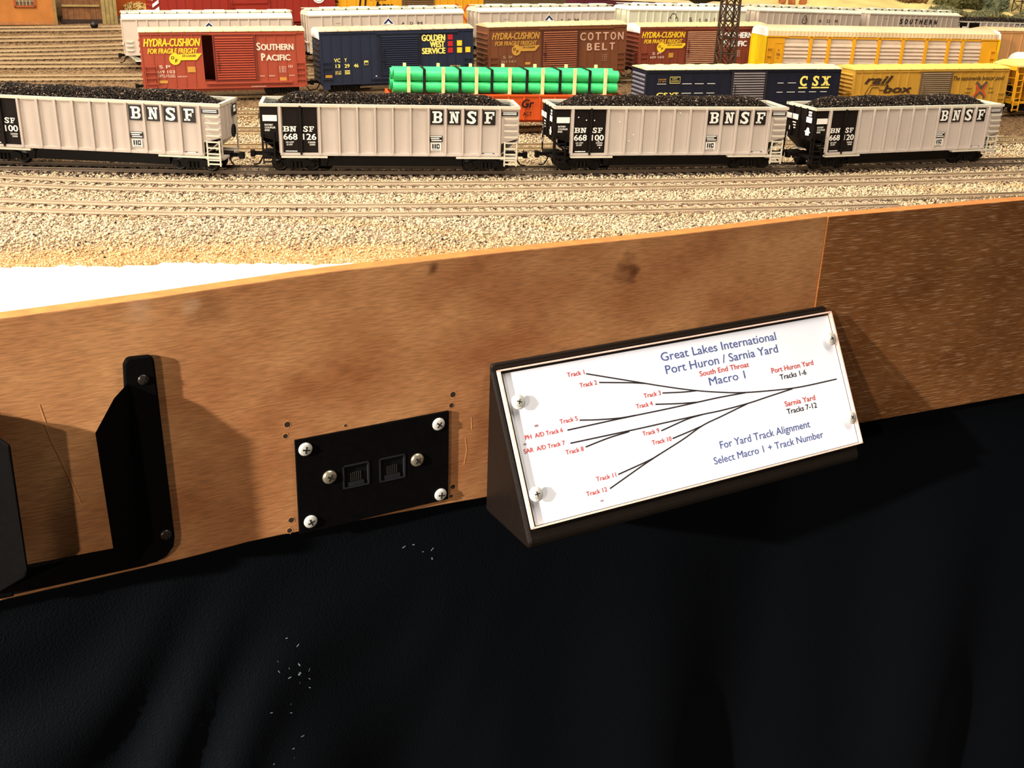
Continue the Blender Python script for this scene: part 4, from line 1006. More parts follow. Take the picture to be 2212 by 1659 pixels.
def socket_plate():
    t = thing('socket_plate', 'black rectangular plate with two modular sockets, screwed to the fascia', 'socket plate', FO + FN * .0002, F_ROT)
    u0, u1, z0, z1 = .0582, .1454, -.1394, -.0851; th = .0016
    J = [(.0830, .0981, -.1187, -.1048), (.1038, .1191, -.1194, -.1050)]
    mb = MB()
    us = [u0, J[0][0], J[0][1], J[1][0], J[1][1], u1]
    mb.box(us[0], us[1], -th, 0, z0, z1); mb.box(us[2], us[3], -th, 0, z0, z1); mb.box(us[4], us[5], -th, 0, z0, z1)
    for (a, b, c, d) in J: mb.box(a, b, -th, 0, z0, c); mb.box(a, b, -th, 0, d, z1)
    p = mb.build('plate', M_satin, t)
    M_j = mat('socket_black', '0a0a0b', .3, 0, .1); M_jr = mat('socket_rim', '17171a', .45, 0, .1); M_pin = mat('contact_wire', '55524c', .3, .8, .1)
    for (a, b, c, d) in J:
        q = MB(); q.add([(a, -.0002, c), (b, -.0002, c), (b, -.0002, d), (a, -.0002, d)], [(0, 1, 2, 3)])
        w = .0008
        for r_ in ((a, b, d - w, d), (a, b, c, c + w * .6), (a, a + w, c, d), (b - w, b, c, d)): q.box(r_[0], r_[1], -th - .0004, -.0002, r_[2], r_[3], 1)
        q.box(a + .003, b - .003, -.0014, -.0003, c + .0008, c + .0030, 1)
        j = q.build('socket', [M_j, M_jr], t)
        for k in range(6):
            x = (a + b) / 2 + (k - 2.5) * .0011; s = MB(); s.box(x - .0002, x + .0002, -.0012, -.0004, c + .0035, c + .0085); s.build('contact', M_pin, j)
    for i, (u, z) in enumerate(((.0633, -.0907), (.1390, -.0914), (.0643, -.1333), (.1405, -.1352))): screw(t, u, -th, z, .0037, .2 + i * .5)
    M_br = mat('screw_warm', 'c0b49c', .3, .85, .05, 200)
    for i, (u, z) in enumerate(((.0757, -.1095), (.1262, -.1104))): screw(t, u, -th, z, .0039, .5 + .35 * i, M_br)
    return t

def throttle_holder():
    t = thing('throttle_holder', 'black metal handset bracket screwed to the fascia at the left edge', 'bracket', FO + FN * .0003, F_ROT)
    def panel(name, pts, th, bev=.0012):   # pts: (u, n, z) outline, thickened backwards along +u/-n
        mb = MB(); n = len(pts); dv = Vector((th * .6, th * .8, 0))
        f = [Vector((p[0], -p[1], p[2])) / 1000 for p in pts]; b = [p + dv / 1000 for p in f]
        mb.add(f + b, [tuple(range(n)), tuple(range(2 * n - 1, n - 1, -1))] + [((i + 1) % n, i, i + n, (i + 1) % n + n) for i in range(n)])
        return mb.build(name, M_satin, t, bev, True)
    def flange(s, c):
        pr = [(-20.5, -30), (-19, -27.6), (-17.5, -27), (-9, -27.4), (-7.2, -28.4), (-6.8, -31), (-5.6, -124), (-6.6, -129), (-10, -133), (-15, -135.5), (-26, -136), (-26, -128)]
        mb = MB(); q = [((c + s * p[0]) / 1000, p[1] / 1000) for p in pr]; mb.prism(q, 'y', -.0032, 0); return mb.build('flange', M_satin, t, .001, True)
    flange(1, 0); flange(-1, -106)
    panel('side_lip', [(-19.5, 3, -39), (-27.8, 11, -42.5), (-38.4, 20, -53.5), (-36.9, 20, -114.5), (-35.8, 18, -118.5), (-24, 3, -133)], 1.6)
    panel('side_lip', [(-92, 3, -39), (-84, 11, -42.5), (-73.0, 20, -52.5), (-74.0, 20, -114), (-75, 18, -118.5), (-88, 3, -133)], 1.6)
    mb = MB(); mb.prism([(-.088, -.1215), (-.020, -.1245), (-.020, -.1360), (-.088, -.1350)], 'y', -.0030, 0); mb.build('bottom_strap', M_satin, t, .0006, True)
    screw(t, -.0126, -.0032, -.0385, .0026, .4, M_bscrew); screw(t, -.0098, -.0032, -.1212, .0028, .1, M_bscrew); screw(t, -.0945, -.0032, -.0385, .0026, .2, M_bscrew); screw(t, -.0972, -.0032, -.1212, .0028, .9, M_bscrew)
    return t

def sign():
    t = thing('track_panel', 'sloped black box with a white track diagram panel on the wooden fascia', 'sign', FO, F_ROT)
    M_box = mat('box_black', '120c08', .42, 0, .1, 200, .25, 1800, .25)
    pr = [(-.0009, -.0608), (-.0046, -.0608), (-.0046, -.0652), (-.0520, -.1490), (-.0500, -.1530), (-.0009, -.1530)]
    mb = MB(); mb.prism([(p[0], p[1]) for p in pr], 'x', .1700, .4200); mb.build('box', M_box, t, .0028, True)
    F = Matrix.Translation((0, 0, 0))
    c = Vector((.1109, .5843, -.1014)) - FO; cu = c.dot(FU); cn = c.dot(FN)
    w = .2397 * 1.04; h = .08503 * 1.04; tl = .5148
    M = Matrix.Translation((cu, -cn, c.z)) @ Matrix.Rotation(-tl, 4, 'X')
    def put(mb, name, mats, par=None, bev=0):
        o = mb.build(name, mats, None, bev, False); p = par or t; o.parent = p
        o.matrix_local = M if p is t else Matrix.Identity(4); return o
    M_paper = mat('sign_paper', 'dfe2ea', .65, 0, .015, 60); hw, hh = w / 2, h / 2
    paper = put(MB().box(-hw + .0035, hw - .0012, .0030, .0034, -hh + .0012, hh - .0022), 'paper', M_paper)
    # clear cover: transparent with a gloss, bright cut edges
    mc = bpy.data.materials.new('clear_acrylic'); mc.use_nodes = True; nt = mc.node_tree; nt.nodes.clear()
    o = nt.nodes.new('ShaderNodeOutputMaterial'); tr = nt.nodes.new('ShaderNodeBsdfTransparent'); tr.inputs[0].default_value = (.97, .97, .98, 1); gl = nt.nodes.new('ShaderNodeBsdfGlossy'); gl.inputs['Roughness'].default_value = .05
    ms = nt.nodes.new('ShaderNodeMixShader'); ms.inputs[0].default_value = .035
    nt.links.new(tr.outputs[0], ms.inputs[1]); nt.links.new(gl.outputs[0], ms.inputs[2]); nt.links.new(ms.outputs[0], o.inputs[0])
    me_ = mat('acrylic_edge', 'e8c4b4', .25, 0, .12, 300, 0, 100, .6)
    cov = MB(); th = .0028
    x0, x1, z0, z1 = -hw, hw, -hh, hh
    cov.add([(x0, 0, z0), (x1, 0, z0), (x1, 0, z1), (x0, 0, z1)], [(0, 1, 2, 3)], 0)
    e = .0009
    cov.box(x0, x1, 0.0001, th, z0, z0 + e, 1).box(x0, x1, 0.0001, th, z1 - e, z1, 1).box(x0, x0 + .0012, 0.0001, th, z0, z1, 1).box(x1 - e, x1, 0.0001, th, z0, z1, 1)
    put(cov, 'clear_cover', [mc, me_])
    for (u, v) in ((-.4692, .1002), (-.4753, -.1051), (.4724, .1054), (.4771, -.1059)):
        p = MB(); p.lathe([(.0042, 0), (.0042, .0005), (.0026, .0006), (.0001, .0006)], (0, 0, 0), (0, -1, 0), 22)
        s = screw(t, 0, 0, 0, .0028, random.Random(int(u * 1000)).uniform(0, 1.5)); s.matrix_local = M @ Matrix.Translation((u * w, -.0006, v * w))
        ws = p.build('washer', mat('clear_washer', 'd8d6d0', .2, .2, .05), t); ws.matrix_local = M @ Matrix.Translation((u * w, -.0001, v * w))
    y = .00285; BL = .008
    TX = [('Great Lakes International', -.0604, .1305, .364, .0202, 'b'), ('Port Huron / Sarnia Yard', -.055, .0985, .3551, .0203, 'b'), ('South End Throat', .041, .0770, .1562, .0124, 'r'), ('Macro 1', .0639, .0505, .1139, .0194, 'b'),
          ('Port Huron Yard', .2635, .0490, .1425, .0129, 'r'), ('Tracks 1-6', .2858, .0285, .0895, .013, 'k'), ('Sarnia Yard', .281, -.0403, .1038, .013, 'r'), ('Tracks 7-12', .2819, -.0602, .1027, .013, 'k'),
          ('For Yard Track Alignment', .0526, -.1051, .2942, .018, 'b'), ('Select Macro 1 + Track Number', .0238, -.1385, .3586, .0171, 'b'), ('Track 1', -.3254, .1345, .0469, .0102, 'r'), ('Track 2', -.2988, .1058, .0473, .0102, 'r'),
          ('Track 3', -.1331, .0527, .0496, .0106, 'r'), ('Track 4', -.1606, .0321, .0475, .0105, 'r'), ('Track 5', -.3709, .0340, .048, .0101, 'r'), ('PH  A/D Track 6', -.4655, .0155, .0982, .0099, 'r'), ('SAR  A/D Track 7', -.4761, -.0136, .1068, .0099, 'r'),
          ('Track 8', -.3729, -.0360, .048, .0101, 'r'), ('Track 9', -.1601, -.0334, .0483, .0105, 'r'), ('Track 10', -.1396, -.0589, .0569, .0106, 'r'), ('Track 11', -.3103, -.1105, .0548, .0102, 'r'), ('Track 12', -.3441, -.1375, .0562, .0101, 'r')]
    mm = {'b': mat('sign_blue', '44548e', .7, 0, .03), 'r': mat('sign_red', 'bc403a', .7, 0, .03), 'k': mat('sign_black', '1d1416', .7, 0, .03)}
    L = {'b': MB(), 'r': MB(), 'k': MB()}
    for s, u, v, ww, ch, c_ in TX:
        put_text(L[c_], s, u * w, (u + ww) * w, v * w, (v + ch) * w, y, BL if c_ == 'b' else .02)
    D = [[(-.2751, .1348), (-.1275, .0886), (-.0702, .0708), (.0105, .0477), (.095, .0283), (.1664, .0158), (.2787, .0042), (.3576, -.0001), (.4726, .0001)], [(-.2455, .1093), (-.1628, .095), (-.1191, .0860)], [(-.0788, .056), (-.0201, .0484), (.0196, .0451)], [(-.1056, .0332), (-.0383, .0233), (.0165, .0172)],
         [(-.3557, .0172), (-.2119, .0177), (-.0854, .0169), (.0165, .0172), (.0854, .0174), (.1661, .0154)], [(-.3189, .0336), (-.272, .0261), (-.2115, .0192), (-.166, .0176)], [(-.3557, -.0130), (-.175, -.0142), (-.0941, -.0141), (.022, -.0142), (.0835, -.0146), (.166, -.0119), (.2371, -.0062), (.3173, 0)],
         [(-.3188, -.0287), (-.2544, -.0202), (-.1941, -.0160)], [(-.1062, -.0307), (-.0253, -.0173), (.0219, -.0143)], [(-.0796, -.0545), (-.0267, -.0471), (.0143, -.0408)], [(-.2502, -.1065), (-.1596, -.0918), (-.1245, -.0831)], [(-.2798, -.1331), (-.1601, -.0936), (-.0529, -.0627), (.0146, -.0404), (.0797, -.0281), (.166, -.0119)]]
    dg = MB()
    for l in D:
        q = spline(l, 60) if len(l) > 2 else [Vector((p[0], p[1], 0)) for p in l]
        stroke(dg, [(p.x * w, p.y * w) for p in q], .00082, y - .00002)
    put(L['b'], 'blue_lettering', mm['b']); put(L['r'], 'red_lettering', mm['r']); put(L['k'], 'black_lettering', mm['k']); put(dg, 'track_diagram', mm['k'])
    sp = MB()
    for u, v, s in ((-.4312, .0413, .0011), (-.4692, .0067, .0008), (-.3075, -.1554, .0009)): disc(sp, u * w, v * w, s * 1.3, s * .6, y - .00004, 0, 8)
    put(sp, 'ink_speck', mat('speck', '8a6a6a', .8, 0, .1))
    return t

# ------------------------------------------------------------------ assemble
build_ground()
for k in TRK: build_track(k, .0225 if k in ('T1', 'T2') else .0195 if k == 'T3' else .0180, k in ('T1', 'T2', 'T3'))
build_ballast()
fascia(); cloth(); socket_plate(); throttle_holder(); sign()

CC = [((-.29111, .75238, R(-3.166), .180), '668100', 'grey coal hopper car cut off by the left edge, leftmost of the loaded coal train', 'coal heaped in the leftmost hopper car, at the left edge'),
      ((-.09265, .77144, R(8.912), .180), '668126', 'grey coal hopper car numbered 668 126, second from the left', 'coal heaped in the hopper car numbered 668 126'),
      ((.10720, .81320, R(12.597), .180), '668100', 'grey coal hopper car with white specks, third from the left in the coal train', 'coal heaped in the third hopper car from the left'),
      ((.29592, .86382, R(21.564), .180), '668120', 'grey coal hopper car numbered 668 120, rightmost of the front train', 'coal heaped in the hopper car numbered 668 120')]
for spec, num, lab, ll in CC: coal_car(lab, spec, num, ll, (.007, .007), num != '668126', 'white specks' in lab)

M_sp = mat('boxcar_red', '99402a', .55, 0, .06, 60); M_cb = mat('boxcar_brown', '6c3e24', .55, 0, .08, 60); M_sp2 = mat('boxcar_dark_red', '7a3824', .55, 0, .08, 60); M_gw = mat('boxcar_blue', '1d2438', .5, 0, .08, 60); M_cs = mat('boxcar_navy', '0e1224', .5, 0, .1, 60); M_rb = mat('boxcar_yellow', 'b98a30', .55, 0, .07, 60); M_rbd = mat('boxcar_door_brown', '6c5234', .5, 0, .1, 60)
M_roof = mat('galvanised_roof', 'd6b88a', .55, 0, .12, 60); M_roofp = mat('dusty_roof', 'c0a288', .6, 0, .14, 60); M_roofg = mat('pale_green_roof', 'd4d4a4', .55, 0, .06, 60); M_roofy = mat('yellow_tin_roof', 'dcc060', .55, 0, .06, 60); M_slat = mat('door_silver', '8f8688', .4, .2, .1, 60)
def hydra(l, r, v, u0=.02, u1=.36, col=M_yel, num='619 103', ini=('S', 'P'), dfu=.198, h=.052, mcol=M_glyph):
    return [('HYDRA-CUSHION', u0, u1, .76, .89, col, dict(bold=.03, shear=.28)), ('FOR FRAGILE FREIGHT', u0 + .02, u1 - .02, .635, .72, col, dict(bold=.03, shear=.25)),
            ('#disc', dfu, .0053, .535, 0, col), ('#poly', [(dfu + .020, .55), (dfu + .020, .618), (.362, .632), (.328, .515), (dfu + .033, .515)], 0.00005, 0, 0, col),
            ('D', dfu - .022, dfu - .003, .535, .585, M_black, dict(up=.0001, bold=.03, shear=.1)), ('F', dfu, dfu + .017, .48, .535, M_black, dict(up=.0001, bold=.03, shear=.1)), ('DF LOADER', dfu + .045, .325, .575, .605, M_brown, dict(up=.0002, bold=.03, shear=.2)),
            (ini[0], .100, .122 if len(ini[0]) < 2 else .13, .375, .43, mcol, dict(bold=.01)), (ini[1], .140, .167, .375, .43, mcol, dict(bold=.01)), (num[:3], .085, .128, .29, .34, mcol, dict(bold=.015)), (num[-3:], .145, .19, .29, .34, mcol, dict(bold=.015))]
small = [('CAPY  LD LMT', .09, .19, .245, .268, M_glyph), ('LT WT 76900', .09, .19, .215, .238, M_glyph), ('HYD 10-79', .205, .26, .215, .238, M_glyph)]
sp_t = hydra(0, 0, 0) + small + [('#rect', .092, .142, .115, .165, M_dgold), ('#rect', .267, .315, .30, .40, M_dgold),
    ('S', .696, .722, .672, .80, M_glyph, dict(bold=.04)), ('OUTHERN', .724, .928, .672, .775, M_glyph, dict(bold=.04)), ('P', .722, .748, .485, .61, M_glyph, dict(bold=.04)), ('ACIFIC', .752, .905, .485, .585, M_glyph, dict(bold=.04)),
    ('#rect', .83, .872, .12, .18, M_dgold)] + [('IL 50-6 ', .83, .872, .36 - .03 * k, .378 - .03 * k, M_glyph) for k in range(4)] + [('123', .888, .915, .355, .395, M_glyph), ('NEW 4-65', .71, .735, .20, .22, M_glyph), ('RPKD', .765, .80, .20, .22, M_glyph), ('PLATE C', .89, .925, .20, .22, M_glyph), ('EXCEEDS PLATE', .65, .74, .015, .035, M_glyph)]
boxcar('red boxcar with its sliding door half open, leftmost of the boxcars', (-.2921, 1.0825, R(17.2), .1534), .0605, .008, M_sp, M_roof, (.07, .13, .19, .25, .31, .752, .816, .875, .936), (.435, .69, .12, .945),
       sp_t, [(.015, .085, (.41, .31, .21, .11)), (.94, .995, (.44, .34, .24, .14))], 'boxcars in the yard', (.368, .68, .12, .94), None, mat('door_shade_red', '702818', .6, 0, .06, 60), 18, mat('door_lit_red', 'a84630', .55, 0, .06, 60), coup=(.007, .006))
gw_t = [('GOLDEN', .652, .81, .785, .90, M_lyel, dict(bold=.05)), ('WEST', .706, .806, .663, .77, M_lyel, dict(bold=.05)), ('SERVICE', .652, .81, .537, .645, M_lyel, dict(bold=.05))] + \
    [('#rect', .826, .860, v, v + .098, M_red) for v in (.80, .672, .547)] + [('#rect', .888, .922, v, v + .105, M_yel) for v in (.675, .54)] + [('#rect', .945, .979, .545, .65, M_yel),
    ('VC', .084, .123, .43, .50, M_lyel, dict(bold=.02)), ('Y', .149, .164, .43, .50, M_lyel, dict(bold=.02)), ('13', .091, .12, .325, .39, M_lyel, dict(bold=.03)), ('29', .148, .18, .325, .39, M_lyel, dict(bold=.03)), ('46', .207, .237, .325, .39, M_lyel, dict(bold=.03)),
    ('LD LT', .088, .126, .235, .265, M_lyel), ('LT WT', .088, .126, .195, .225, M_lyel)] + [('#rect', .148, .181, .20 + .028 * k, .215 + .028 * k, M_lyel) for k in range(3)] + [('#rect', .274, .300, .36, .445, M_lyel), ('#rect', .345, .354, .135, .152, M_white), ('#rect', .024, .070, .145, .20, M_dgold), ('EXW 10-6', .84, .91, .275, .30, M_lyel)]
gb = boxcar('dark blue boxcar with yellow lettering and red and yellow squares', (-.1324, 1.1415, R(21.9), .1601), .0590, .008, M_gw, M_roofp, (.063, .126, .186, .248, .311, .357, .695, .754, .814, .871, .928), (.38, .635, .12, .93),
       gw_t, [(.01, .07, (.435, .33, .23, .125)), (.935, .99, (.43, .33, .23))], 'boxcars in the yard', None, None, mat('door_shade_blue', '10141f', .6, 0, .06, 60), 18, mat('door_lit_blue', '252d44', .5, 0, .06, 60), endtop=M_white)
MB().box(-.0792, -.0716, -.0184, -.0176, .0035, .008).box(-.079, -.0718, -.0192, -.0184, .0038, .0046).build('step', M_gw, gb)
q = MB(); z0 = .008; H_ = .051
for a, b_ in ((.2755, .2985),): rect(q, -.08005 + a * .1601, -.08005 + b_ * .1601, z0 + .37 * H_, z0 + .40 * H_, -.0188)
rect(q, -.08005 + .279 * .1601, -.08005 + .284 * .1601, z0 + .37 * H_, z0 + .425 * H_, -.0188); rect(q, -.08005 + .289 * .1601, -.08005 + .295 * .1601, z0 + .37 * H_, z0 + .425 * H_, -.0188); q.build('marking_ground', M_gw, gb)
cb_t = [x for x in hydra(0, 0, 0, .023, .36, M_dgold, '261 161', ('S', 'SW'), .194, .05, mat('dusty_marking', 'a98c70', .6, 0, .05))]
M_du = mat('dusty_marking', 'a98c70', .6); M_cbt = mat('pale_rust_marking', 'c39a84', .6, 0, .06)
cb_t += [('COTTON'[k], .652 + .0565 * k, .652 + .0565 * k + .043, .70, .855, M_cbt, dict(bold=.03)) for k in range(6)] + [('BELT'[k], .705 + .0565 * k, .705 + .0565 * k + .040, .49, .635, M_cbt, dict(bold=.04)) for k in range(4)] + [('#rect', .257, .295, .24, .29, M_dgold)] + [('IL 50-6', .82, .86, .38 - .04 * k, .40 - .04 * k, M_du) for k in range(4)]
boxcar('brown boxcar with large pale two-line lettering behind the green pipes', (.0315, 1.2152, R(22.9), .1623), .0585, .008, M_cb, M_roof, (.06, .12, .184, .247, .308, .70, .756, .816, .873, .93), (.375, .64, .12, .93),
       cb_t, [(.01, .065, (.40, .29, .18)), (.935, .99, (.42, .31, .20, .09))], 'boxcars in the yard', None, None, mat('door_shade_brown', '4a2414', .6, 0, .08), 17, mat('door_lit_brown', '9c5e42', .5, 0, .08))  # door colours carry the slat shading, lit slats over a shaded base
s2 = hydra(0, 0, 0, .012, .345, M_yel, '659 103', ('S', 'P'), .165) + [('#rect', .225, .262, .30, .41, M_dgold), ('S', .615, .645, .735, .89, M_white, dict(bold=.05)), ('OUTHERN', .65, .88, .735, .86, M_white, dict(bold=.05)), ('P', .65, .68, .54, .69, M_white, dict(bold=.05)), ('ACIFIC', .685, .84, .54, .66, M_white, dict(bold=.05))] + [('IL 50-6', .75, .79, .42 - .04 * k, .44 - .04 * k, M_glyph) for k in range(4)]
boxcar('dark red boxcar behind the lattice mast, beside the auto carrier', (.1990, 1.2874, R(21.6), .165), .0550, .008, M_sp2, M_roof, (.055, .11, .17, .23, .29, .68, .74, .80, .86, .93), (.352, .595, .12, .93),
       s2, [(.01, .065, (.42, .31, .20)), (.935, .99, (.42, .31, .20, .09))], 'boxcars in the yard', None, None, mat('door_shade_maroon', '5a2818', .6, 0, .08), 17, mat('door_lit_maroon', 'c09070', .5, 0, .08), endtop=M_white)
cs_t = [('CS', .055, .112, .37, .475, M_lyel, dict(bold=.04)), ('XT', .118, .165, .37, .475, M_lyel, dict(bold=.04))]
for k, ch in enumerate('CSX'):
    u = (.783, .852, .900)[k]; cs_t += [('#slab', u, u + (.042, .034, .047)[k], .61, .835, M_lyel, dict(ch=ch)), ('#rect', u - .002, u + .044, .545, .578, M_lyel)]
for v in (.675, .455):
    for (a, b_) in ((.180, .228), (.243, .288), (.306, .346), (.668, .70), (.722, .765), (.782, .82), (.84, .878), (.90, .935)):
        if v > .6 and a > .78: continue
        cs_t.append(('#rect', a, b_, v, v + .012, M_white))
cs_t += [('LOAD LIMIT', .060, .100, .77, .80, M_dgold), ('LT WT', .060, .100, .72, .75, M_dgold), ('#stroke', [(.118, .70), (.168, .70), (.168, .84), (.118, .84), (.118, .70)], .0005, 0, 0, M_lyel), ('CAPY', .128, .155, .785, .81, M_lyel), ('CUSHION', .124, .162, .735, .76, M_lyel), ('#rect', .055, .10, .675, .685, M_white), ('#rect', .02, .04, .36, .37, M_white)]
boxcar('navy boxcar with a pale green roof and big yellow letters, beside the pipe car', (.2069, 1.0651, R(15.3), .2013), .0470, .008, M_cs, M_roofg, (.045, .109, .175, .237, .30, .365, .66, .719, .775, .834, .894, .953), (.43, .605, .08, .97),
       cs_t, [(.008, .038, (.35, .22, .10)), (.962, .992, (.35, .22, .10))], 'boxcars in the yard', None, mat('boxcar_end_grey', '6a6874', .5, 0, .1), mat('door_shadow_grey', '242026', .6, 0, .1), 14, mat('door_silver', 'b8b0b0', .4, .1, .1, 60), roof_h=.0028)
rb_t = [('rail', .064, .245, .655, .845, M_brown, dict(bold=.075, shear=.35)), ('box', .19, .373, .415, .60, M_brown, dict(bold=.075, shear=.2)),
        ('#stroke', [(.075, .36), (.105, .62), (.215, .62), (.205, .48), (.165, .48), (.160, .55), (.118, .55), (.098, .36), (.075, .36)], .0008, 0, 0, M_brown),
        ('The nationwide boxcar pool', .632, .972, .715, .82, M_brown, dict(bold=.02, shear=.3)), ('next', .728, .768, .475, .52, M_brown, dict(shear=.2)), ('load', .722, .762, .365, .41, M_brown, dict(shear=.2)), ('any', .880, .908, .475, .52, M_brown, dict(shear=.2)), ('road', .876, .915, .365, .41, M_brown, dict(shear=.2))]
M_xr = mat('emblem_red', 'c4482a', .6, 0, .05); M_xb = mat('emblem_grey', '5a4a38', .6, 0, .05)
rb_t += [('#stroke', [(.788, .655), (.826, .50)], .0034, 0, 0, M_xb), ('#stroke', [(.862, .655), (.826, .50)], .0034, 0, 0, M_xb), ('#stroke', [(.790, .24), (.826, .40), (.862, .24)], .0022, 0, 0, M_xb),
         ('#poly', [(.785, .60), (.793, .615), (.818, .46), (.818, .43), (.785, .25), (.778, .29), (.803, .445)], .0002, 0, 0, M_xr), ('#poly', [(.866, .60), (.858, .615), (.834, .46), (.834, .43), (.862, .25), (.869, .29), (.846, .445)], .0002, 0, 0, M_xr)]
boxcar('yellow boxcar with a brown door and crossed arrow emblem, second from the right edge', (.4059, 1.1255, R(16.6), .1795), .0452, .008, M_rb, M_roofy, (.045, .106, .164, .22, .282, .338, .68, .735, .79, .845, .90, .954), (.42, .62, .05, .95),
       rb_t, [(.008, .05, (.36, .22, .08)), (.945, .99, (.36, .22, .08))], 'boxcars in the yard', None, None, M_rbd, 16, mat('door_slat_brown', '8d7a62', .5, 0, .1, 60), roof_h=.003)
pipe_gondola((-.0155, .969, R(12.2), .2080))
auto_carrier((.3835, 1.2185, R(11.5), .2700))
yellow_hopper((.580, 1.1795, R(17.5), .165)); tank_car((.632, 1.272, R(9.5), .165))
boxcar('pale orange boxcar behind the white tank car at the right edge', (.664, 1.470, R(19), .165), .0510, .008, mat('boxcar_peach', 'd29a62', .55, 0, .06, 60), M_roof, (.1, .2, .3, .7, .8, .9), (.40, .60, .1, .94), [], [(.01, .06, (.4, .25, .1))], 'boxcars in the yard')

covered_hopper('silver covered hopper car with a dark chevron, leftmost of the back row', (-.3439, 1.2195, R(17.3), .1776), .0479, 'chevron')
covered_hopper('silver covered hopper car with a dark chevron, behind the dark blue boxcar', (-.1603, 1.2821, R(23.6), .1824), .0508, 'chevron')
covered_hopper('silver covered hopper car with a dark chevron, behind the brown boxcar', (.0214, 1.3727, R(26.6), .1854), .0508, 'chevron')
covered_hopper('cream white covered hopper car with a ring emblem, behind the lattice mast', (.2032, 1.4719, R(29.0), .1884), .0518, 'ring', M_whitecar, mat('white_roof', 'eeece0', .5, 0, .03, 50))
covered_hopper('silver covered hopper car with a drop shaped emblem, behind the auto carrier', (.3861, 1.5759, R(28.9), .1882), .0524, 'drop')
covered_hopper('silver covered hopper car with slanted black lettering, behind the auto carrier', (.5656, 1.6775, R(29.5), .1897), .0535, 'two words')
coal_car('grey coal hopper car with a black end in the back row, at the right edge', (.7360, 1.7730, R(27), .180), '668115', 'coal heaped in the hopper car of the back row', (.006, .006))

# back of the yard
br = boxcar('long bright red boxcar with a round white emblem, cut off by the top edge', (-.3490, 1.3958, R(30.3), .2270), .0630, .009, mat('bright_red_paint', '8a2214', .55, 0, .06, 60), M_roof, [.045 * k + .03 for k in range(21)], (.40, .62, .10, .95),
       [('#disc', .905, .0085, .62, 0, M_white), ('#stroke', [(.905 + .030 * math.cos(a), .62 + .125 * math.sin(a)) for a in [R(d) for d in range(0, 361, 20)]], .0005, 0, 0, M_black)] + [('#rect', .893 + .016 * i, .901 + .016 * i, .57 + .07 * j, .60 + .07 * j, M_black) for i in range(2) for j in range(2)] + [('GTW', .545, .60, .70, .78, M_white, dict(bold=.03)), ('3061', .665, .70, .70, .78, M_white, dict(bold=.03))],
       [(.95, .99, (.4, .28, .16))], 'boxcars in the yard', None, None, None, 3)
q = MB()
for k in range(7): q.prism([(-.1137, .010 + .0075 * k), (-.1137, .0135 + .0075 * k), (-.1062, .0185 + .0075 * k), (-.1062, .015 + .0075 * k)], 'y', -.0190, -.0184)
q.build('warning_stripe', M_white, br)
boxcar('yellow boxcar at the top edge, coupled behind the long red boxcar', (-.1570, 1.5085, R(28.5), .2060), .0580, .009, mat('boxcar_orange_yellow', 'd8981a', .55, 0, .07, 60), M_roofy, (.045, .106, .164, .22, .282, .338, .68, .735, .79, .845, .90, .954), (.42, .64, .05, .95),
       [('rail', .20, .33, .60, .80, M_black, dict(bold=.05, shear=.35)), ('box', .24, .36, .36, .56, M_black, dict(bold=.05, shear=.2)), ('#stroke', [(.13, .25), (.145, .8)], .0022, 0, 0, M_black), ('#stroke', [(.165, .25), (.18, .8)], .0022, 0, 0, M_black), ('The nationwide', .26, .41, .22, .30, M_brown, dict(bold=.02)),
        ('#stroke', [(.80, .55), (.845, .30), (.89, .55)], .0028, 0, 0, M_xr), ('#stroke', [(.80, .05), (.845, .28), (.89, .05)], .0028, 0, 0, M_xr)],
       [(.008, .05, (.36, .22, .08)), (.945, .99, (.36, .22, .08))], 'boxcars in the yard', None, None, M_rbd, 16)

def far_car(label, spec, h, colr, text=None, tcol=None, front=None):
    t = car_root('freight_car', label, 'freight car', spec, 'cars at the far back'); L = spec[3]; hl = L / 2; W = .036
    b = MB().box(-hl, hl, -W / 2, W / 2, .013, h)
    for k in range(9): b.box(-hl + L * (k + .5) / 9 - .0007, -hl + L * (k + .5) / 9 + .0007, -W / 2 - .0008, W / 2 + .0008, .013, h)
    b.build('body', colr, t)
    MB().prism([(-W / 2 - .001, h), (W / 2 + .001, h), (0, h + .004)], 'x', -hl, hl).build('roof', M_roof, t, normals=True)
    MB().box(-hl + .004, hl - .004, -.014, .014, .0075, .013).build('underframe', mat('maroon_frame', '4a1420', .6, 0, .1), t)
    if front: MB().box(-hl - .001, -hl + .014, -W / 2 - .0012, W / 2 + .0012, .0125, h - .006).build('front_panel', front, t)
    if text:
        w = MB(); put_text(w, text, -hl + .03, hl - .01, .0150, .0205, -W / 2 - .0013, .03, .2); w.build('lettering', tcol, t)
    for e_ in (-1, 1): add_coupler(t, e_ * hl, e_, .006, hose=False); add_truck(t, e_ * (hl - .024))
    return t
FARC = [('maroon framed dark freight car at the top edge, left of the lettered black one', (.165, 1.775, R(24), .210), .045, mat('far_dark_red', '55202a', .6, 0, .15), None, None, None),
        ('black freight car with yellow lettering at the top edge, left of the lattice mast', (.395, 1.885, R(24), .200), .045, mat('far_black', '17130f', .5, 0, .1), 'WESTERN FREIGHT', M_lyel, M_byel),
        ('brown freight car at the top edge, right of the lattice mast', (.610, 1.985, R(24), .200), .045, mat('far_brown', '6a4a26', .7, 0, .2), None, None, None)]
for a in FARC: far_car(*a)

